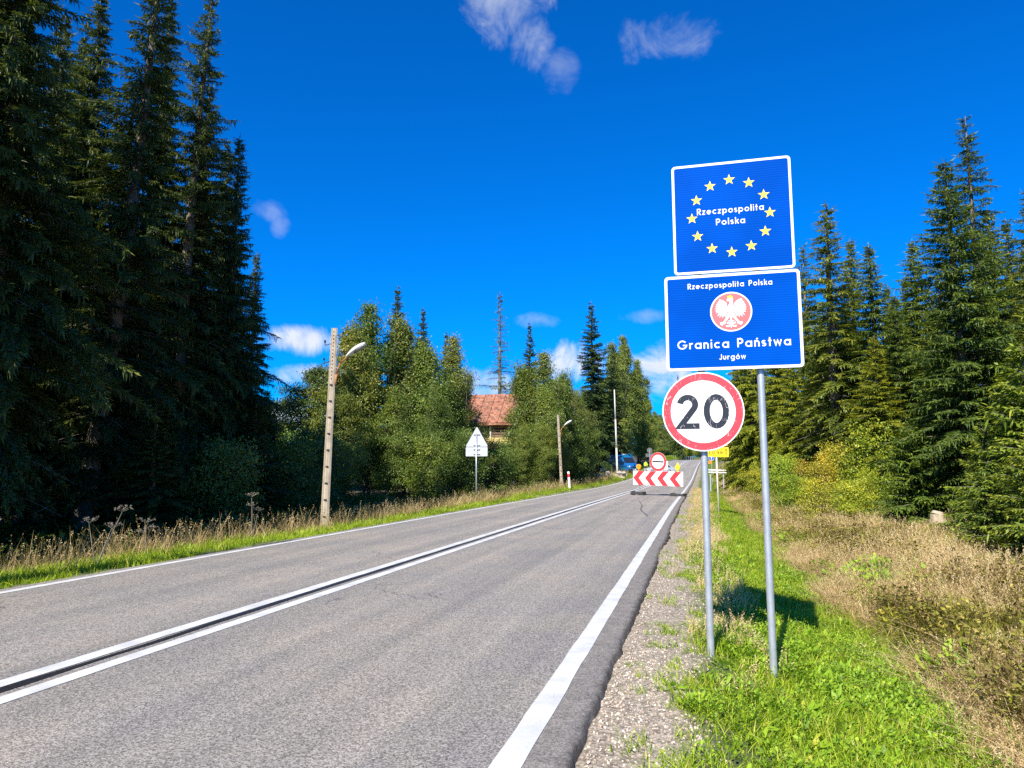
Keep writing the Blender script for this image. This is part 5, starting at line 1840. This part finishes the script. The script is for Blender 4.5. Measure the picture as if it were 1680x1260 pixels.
C_fern = source('undergrowth_clump', [leaves_mesh('undergrowth_clump', 190 + k, 110, (.5, .35)[k], .35, .10, .05, M_leaf, tbase=.3, stems=6) for k in range(2)])

# gravel pebbles on the shoulder
pm = []
for k in range(4):
    b = MB().ball((0, 0, 0), .011, (1.2, .95, .65), 1)
    me = b.mesh('pebble')
    for v in me.vertices:
        v.co *= 1 + .5 * (_rng.random() - .5)
    me.materials.append(mat('pebble_stone_' + 'abcd'[k], ((.47, .40, .31), (.30, .25, .19), (.60, .52, .43), (.42, .32, .25))[k], .9, var=.2, scale=60))
    pm.append(me)
C_peb = source('pebble', pm)
X, Y, U, rg = field(1, [(-.70, .15, 2.4, 7, 1700), (-.70, .15, 7, 14, 520), (-.7, .1, 14, 26, 120)])
keep = rg.random(len(X)) < np.interp(U, [-.70, -.6, -.1, .15], [.5, 1, .75, .1]) * (.35 + .65 * vnoise(X, Y, .3))
put('gravel', X, Y, U, rg, keep, C_peb, 4, 'loose pale gravel on the shoulder between asphalt and grass', 'gravel', .3, 1.0, .0, .8, spread=False)

# right verge: mown green grass, thinner and strawy at the gravel
edge_n = lambda X, Y: (vnoise(X, Y, .8) - .5) * .75 + (vnoise(X + 9, Y, .25) - .5) * .25
bound = lambda Y: 2.12 + (vnoise(Y, Y * 0 + 2, 2.5) - .5) * .5
X, Y, U, rg = field(2, [(-.6, 2.6, 2.0, 7, 250), (-.6, 2.6, 7, 13, 170), (-.6, 2.6, 13, 26, 90), (-.5, 2.6, 26, 60, 34), (-.5, 3.0, 60, 200, 7)])
e = U + edge_n(X, Y)
keep = rg.random(len(X)) < np.interp(e, [-.62, -.2, .1, .4], [.0, .14, .55, 1]) * np.interp(U - bound(Y), [-.25, .15], [1, 0])
put('verge_grass', X, Y, U, rg, keep, C_grass, 4, 'short lush green grass of the right verge around the sign posts', 'grass', .7, 1.25, .02)
X, Y, U, rg = field(3, [(-.6, 2.3, 2.2, 8, 170), (-.3, 2.2, 8, 16, 60), (-.2, 2.2, 16, 40, 8)])
e = U + edge_n(X, Y)
keep = (rg.random(len(X)) < np.interp(e, [-.25, .1, .4], [.0, .3, 1]) * np.interp(vnoise(X + 20, Y, .7), [.35, .6], [.25, 1])) & (U < bound(Y) - .1)
put('verge_weeds', X, Y, U, rg, keep, C_weed, 3, 'broad leaved weeds and clover among the verge grass', 'weeds', .55, 1.2, .0, .2)
X, Y, U, rg = field(4, [(-.5, .75, 5.6, 9, 40), (-.45, .75, 9, 20, 45), (-.4, .75, 20, 60, 18)])
e = U + edge_n(X, Y)
keep = rg.random(len(X)) < np.interp(e, [-.25, .05, .45, .8], [0, .9, .8, 0]) * np.interp(Y, [3, 6, 9], [.15, .4, 1]) * np.interp(vnoise(X, Y, 1.1), [.25, .6], [.3, 1])
put('verge_straw_grass', X, Y, U, rg, keep, C_yell, 2, 'thin yellow grass stalks along the edge of the gravel', 'dry grass', .6, 1.15, .02)

# dry meadow beyond the ditch on the right
X, Y, U, rg = field(5, [(1.8, 8.5, 2.5, 9, 78), (1.8, 9.5, 9, 18, 58), (1.8, 9.5, 18, 34, 36), (1.8, 9, 34, 70, 16), (1.8, 6, 70, 140, 4)])
d = U - bound(Y)
keep = rg.random(len(X)) < np.interp(d, [-.3, .1], [0, 1]) * np.interp(vnoise(X, Y, 1.6), [.2, .5], [.55, 1])
sz = np.interp(d, [-.2, .5, 2], [.45, .8, 1.15]) * np.interp(Y, [2, 6, 12], [.65, .85, 1.0])
OL = vnoise(X + 71, Y + 3, 1.8)[keep]
put('dry_meadow', X, Y, U, rg, keep, C_straw, 6, 'tall dry straw-coloured grass beyond the mown right verge', 'dry grass', .55, 1.1, .018, .32, sz=sz, patch=OL)
X, Y, U, rg = field(6, [(2.4, 8.5, 3.5, 10, 17), (2.5, 9.5, 10, 20, 11), (2.6, 9.5, 20, 36, 7), (2.8, 8, 36, 60, 3.5)])
keep = rg.random(len(X)) < np.maximum(np.interp(vnoise(X + 3, Y, 1.5), [.42, .58], [.04, 1]), np.exp(-((X - 4.6) / 1.3) ** 2 - ((Y - 9.0) / 2.2) ** 2))
put('bramble_patch', X, Y, U, rg, keep, C_bram, 4, 'browning brambles and leafy weeds in the dry meadow', 'brambles', .55, 1.1, .006, .2, spread=True)
X, Y, U, rg = field(16, [(2.3, 8.5, 4, 18, 3.6), (2.4, 8.5, 18, 50, 3.2)])
keep = rg.random(len(X)) < np.interp(vnoise(X + 33, Y, 2.3), [.45, .6], [.0, 1])
C_gold = source('goldenrod', [leaves_mesh('goldenrod', 210 + k, 70, .35, .22, .06, .035, leaf_mat('yellow_weed' + 'ab'[k], [(0.0, (.10, .17, .02)), (.5, (.28, .34, .03)), (1.0, (.50, .42, .04))], .35), tbase=.6, stems=7) for k in range(2)])
put('yellow_weeds', X, Y, U, rg, keep, C_gold, 2, 'yellow flowering weeds scattered in the dry meadow', 'weeds', .6, 1.1, .004, .2)

X, Y, U, rg = field(26, [(2.0, 8.5, 3, 12, 40), (2.0, 8.5, 12, 26, 22), (2.2, 9, 26, 50, 9)])
keep = rg.random(len(X)) < np.interp(vnoise(X + 13, Y + 5, 1.3), [.5, .68], [.0, 1]) * np.interp(U - bound(Y), [0, .3], [0, 1])
put('meadow_green_grass', X, Y, U, rg, keep, C_grass, 4, 'green grass patches between the dry stalks of the meadow', 'grass', 1.2, 2.4, .012, .25)
X, Y, U, rg = field(27, [(2.3, 8.5, 3, 12, 14), (2.3, 8.5, 12, 26, 9), (2.3, 9, 26, 50, 5)])
keep = rg.random(len(X)) < np.interp(vnoise(X + 43, Y + 15, 1.1), [.5, .64], [.0, 1])
put('meadow_weeds', X, Y, U, rg, keep, C_weed, 3, 'green leafy weeds standing among the dry meadow stalks', 'weeds', 1.6, 3.0, .006, .3)
C_lying = source('lying_straw', [blades_mesh('lying_straw', 230 + k, 16, .42, .22, .0065, 2.6, matte=M_dry, tbase=.8, tvar=.15, segs=4, curve=.9) for k in range(3)])
X, Y, U, rg = field(28, [(1.9, 4.6, 3.2, 8.5, 20), (2.0, 4.0, 8.5, 16, 7)])
keep = rg.random(len(X)) < np.interp(U - bound(Y), [-.25, .1, 1.2, 2.5], [0, 1, .8, .1])
put('lying_straw', X, Y, U, rg, keep, C_lying, 3, 'long bleached straw lying along the near edge of the dry meadow', 'dry grass', .7, 1.3, .0, .15)
# left verge: green strip, then tall dry stalks against the forest
X, Y, U, rg = field(7, [(-11.6, -8.66, 4, 16, 95), (-10.9, -8.66, 16, 40, 48), (-11.2, -8.66, 40, 100, 22), (-12, -8.7, 100, 210, 6)])
keep = rg.random(len(X)) < np.interp(U + (vnoise(X, Y, .9) - .5) * .7, [-11.4, -10.6, -9.2, -8.75], [.15, .8, .95, .2])
put('left_verge_grass', X, Y, U, rg, keep, C_grass, 4, 'green grass strip along the far left edge line', 'grass', .7, 1.7, .02, .25)
X, Y, U, rg = field(8, [(-13.0, -9.5, 4, 18, 30), (-13.0, -9.5, 18, 40, 24), (-12, -9.3, 40, 105, 12)])
keep = rg.random(len(X)) < np.interp(U + (vnoise(X, Y, 1.6) - .5) * 1.0, [-13, -11, -10.1, -9.4], [.5, .9, .8, 0]) * np.interp(vnoise(X, Y + 7, 1.6), [.35, .6], [.25, 1])
put('left_dry_grass', X, Y, U, rg, keep, C_stalk, 4, 'tall dry grass stalks in front of the dark left forest', 'dry grass', .7, 1.3, .03, .22)
X, Y, U, rg = field(9, [(-17.5, -11.6, 4, 34, 3.6), (-14, -10.6, 34, 80, 1.6)])
keep = rg.random(len(X)) < .9
put('left_undergrowth', X, Y, U, rg, keep, C_fern, 2, 'leafy undergrowth along the foot of the left forest', 'undergrowth', .7, 1.6, .004, .2)
X, Y, U, rg = field(10, [(6.8, 14, 10, 60, 1.2)])
put('right_undergrowth', X, Y, U, rg, rg.random(len(X)) < .9, C_bram, 4, 'brown undergrowth below the right forest edge', 'undergrowth', .7, 1.4, .004, .2)

# dead umbel plants on the left verge
def umbel(x, y, h, seed, label):
    rng = np.random.default_rng(seed)
    z = gz1(x, y)
    t = thing('dead_umbel_plant', label, 'dry plant', (x, y, z), 0, 'dead umbel plants on the left verge')
    segs = []
    heads = []
    for s in range(3):
        d = np.array([rng.normal(0, .22), rng.normal(0, .22), 1.0])
        p = np.array([0, 0, -.05])
        hh = h * (1.0, .8, .68)[s]
        q = p + d * hh
        segs.append((p, q, .010, .006))
        heads.append(q)
    me = np_mesh('stem', *tubes(segs, 5))
    link('stem', me, M_twig, t)
    for q in heads:
        ray_, tip = [], []
        for k in range(15):
            a = rng.random() * 6.28
            e = q + np.array([math.cos(a), math.sin(a), 0]) * rng.uniform(.03, .15) + np.array([0, 0, rng.uniform(.03, .09)])
            ray_.append((q, e, .003, .002))
            tip += [e] * 7
        tip = np.array(tip)
        V1, F1 = tubes(ray_, 3)
        V2, F2 = leaf_quads(tip, rng.normal(size=tip.shape) * .6 + np.array([0, 0, .6]), .035, .016, rng)
        link('seed_head', np_mesh('seed_head', np.concatenate([V1, V2]), np.concatenate([F1, F2 + len(V1)])), M_twig, t)


for k, (x, y, h, lab) in enumerate(((-9.9, 10.2, .95, 'pale dead umbel plant on the verge near the left edge of the photo'), (-10.3, 15.2, 1.05, 'tall dead umbel plant among straw midway to the lamp post'), (-10.6, 8.6, .9, 'dead umbel plant at the left edge of the photo'), (-10.5, 12.0, .7, 'small dead umbel plant between two taller ones'))):
    umbel(x, y, h, 30 + k, lab)
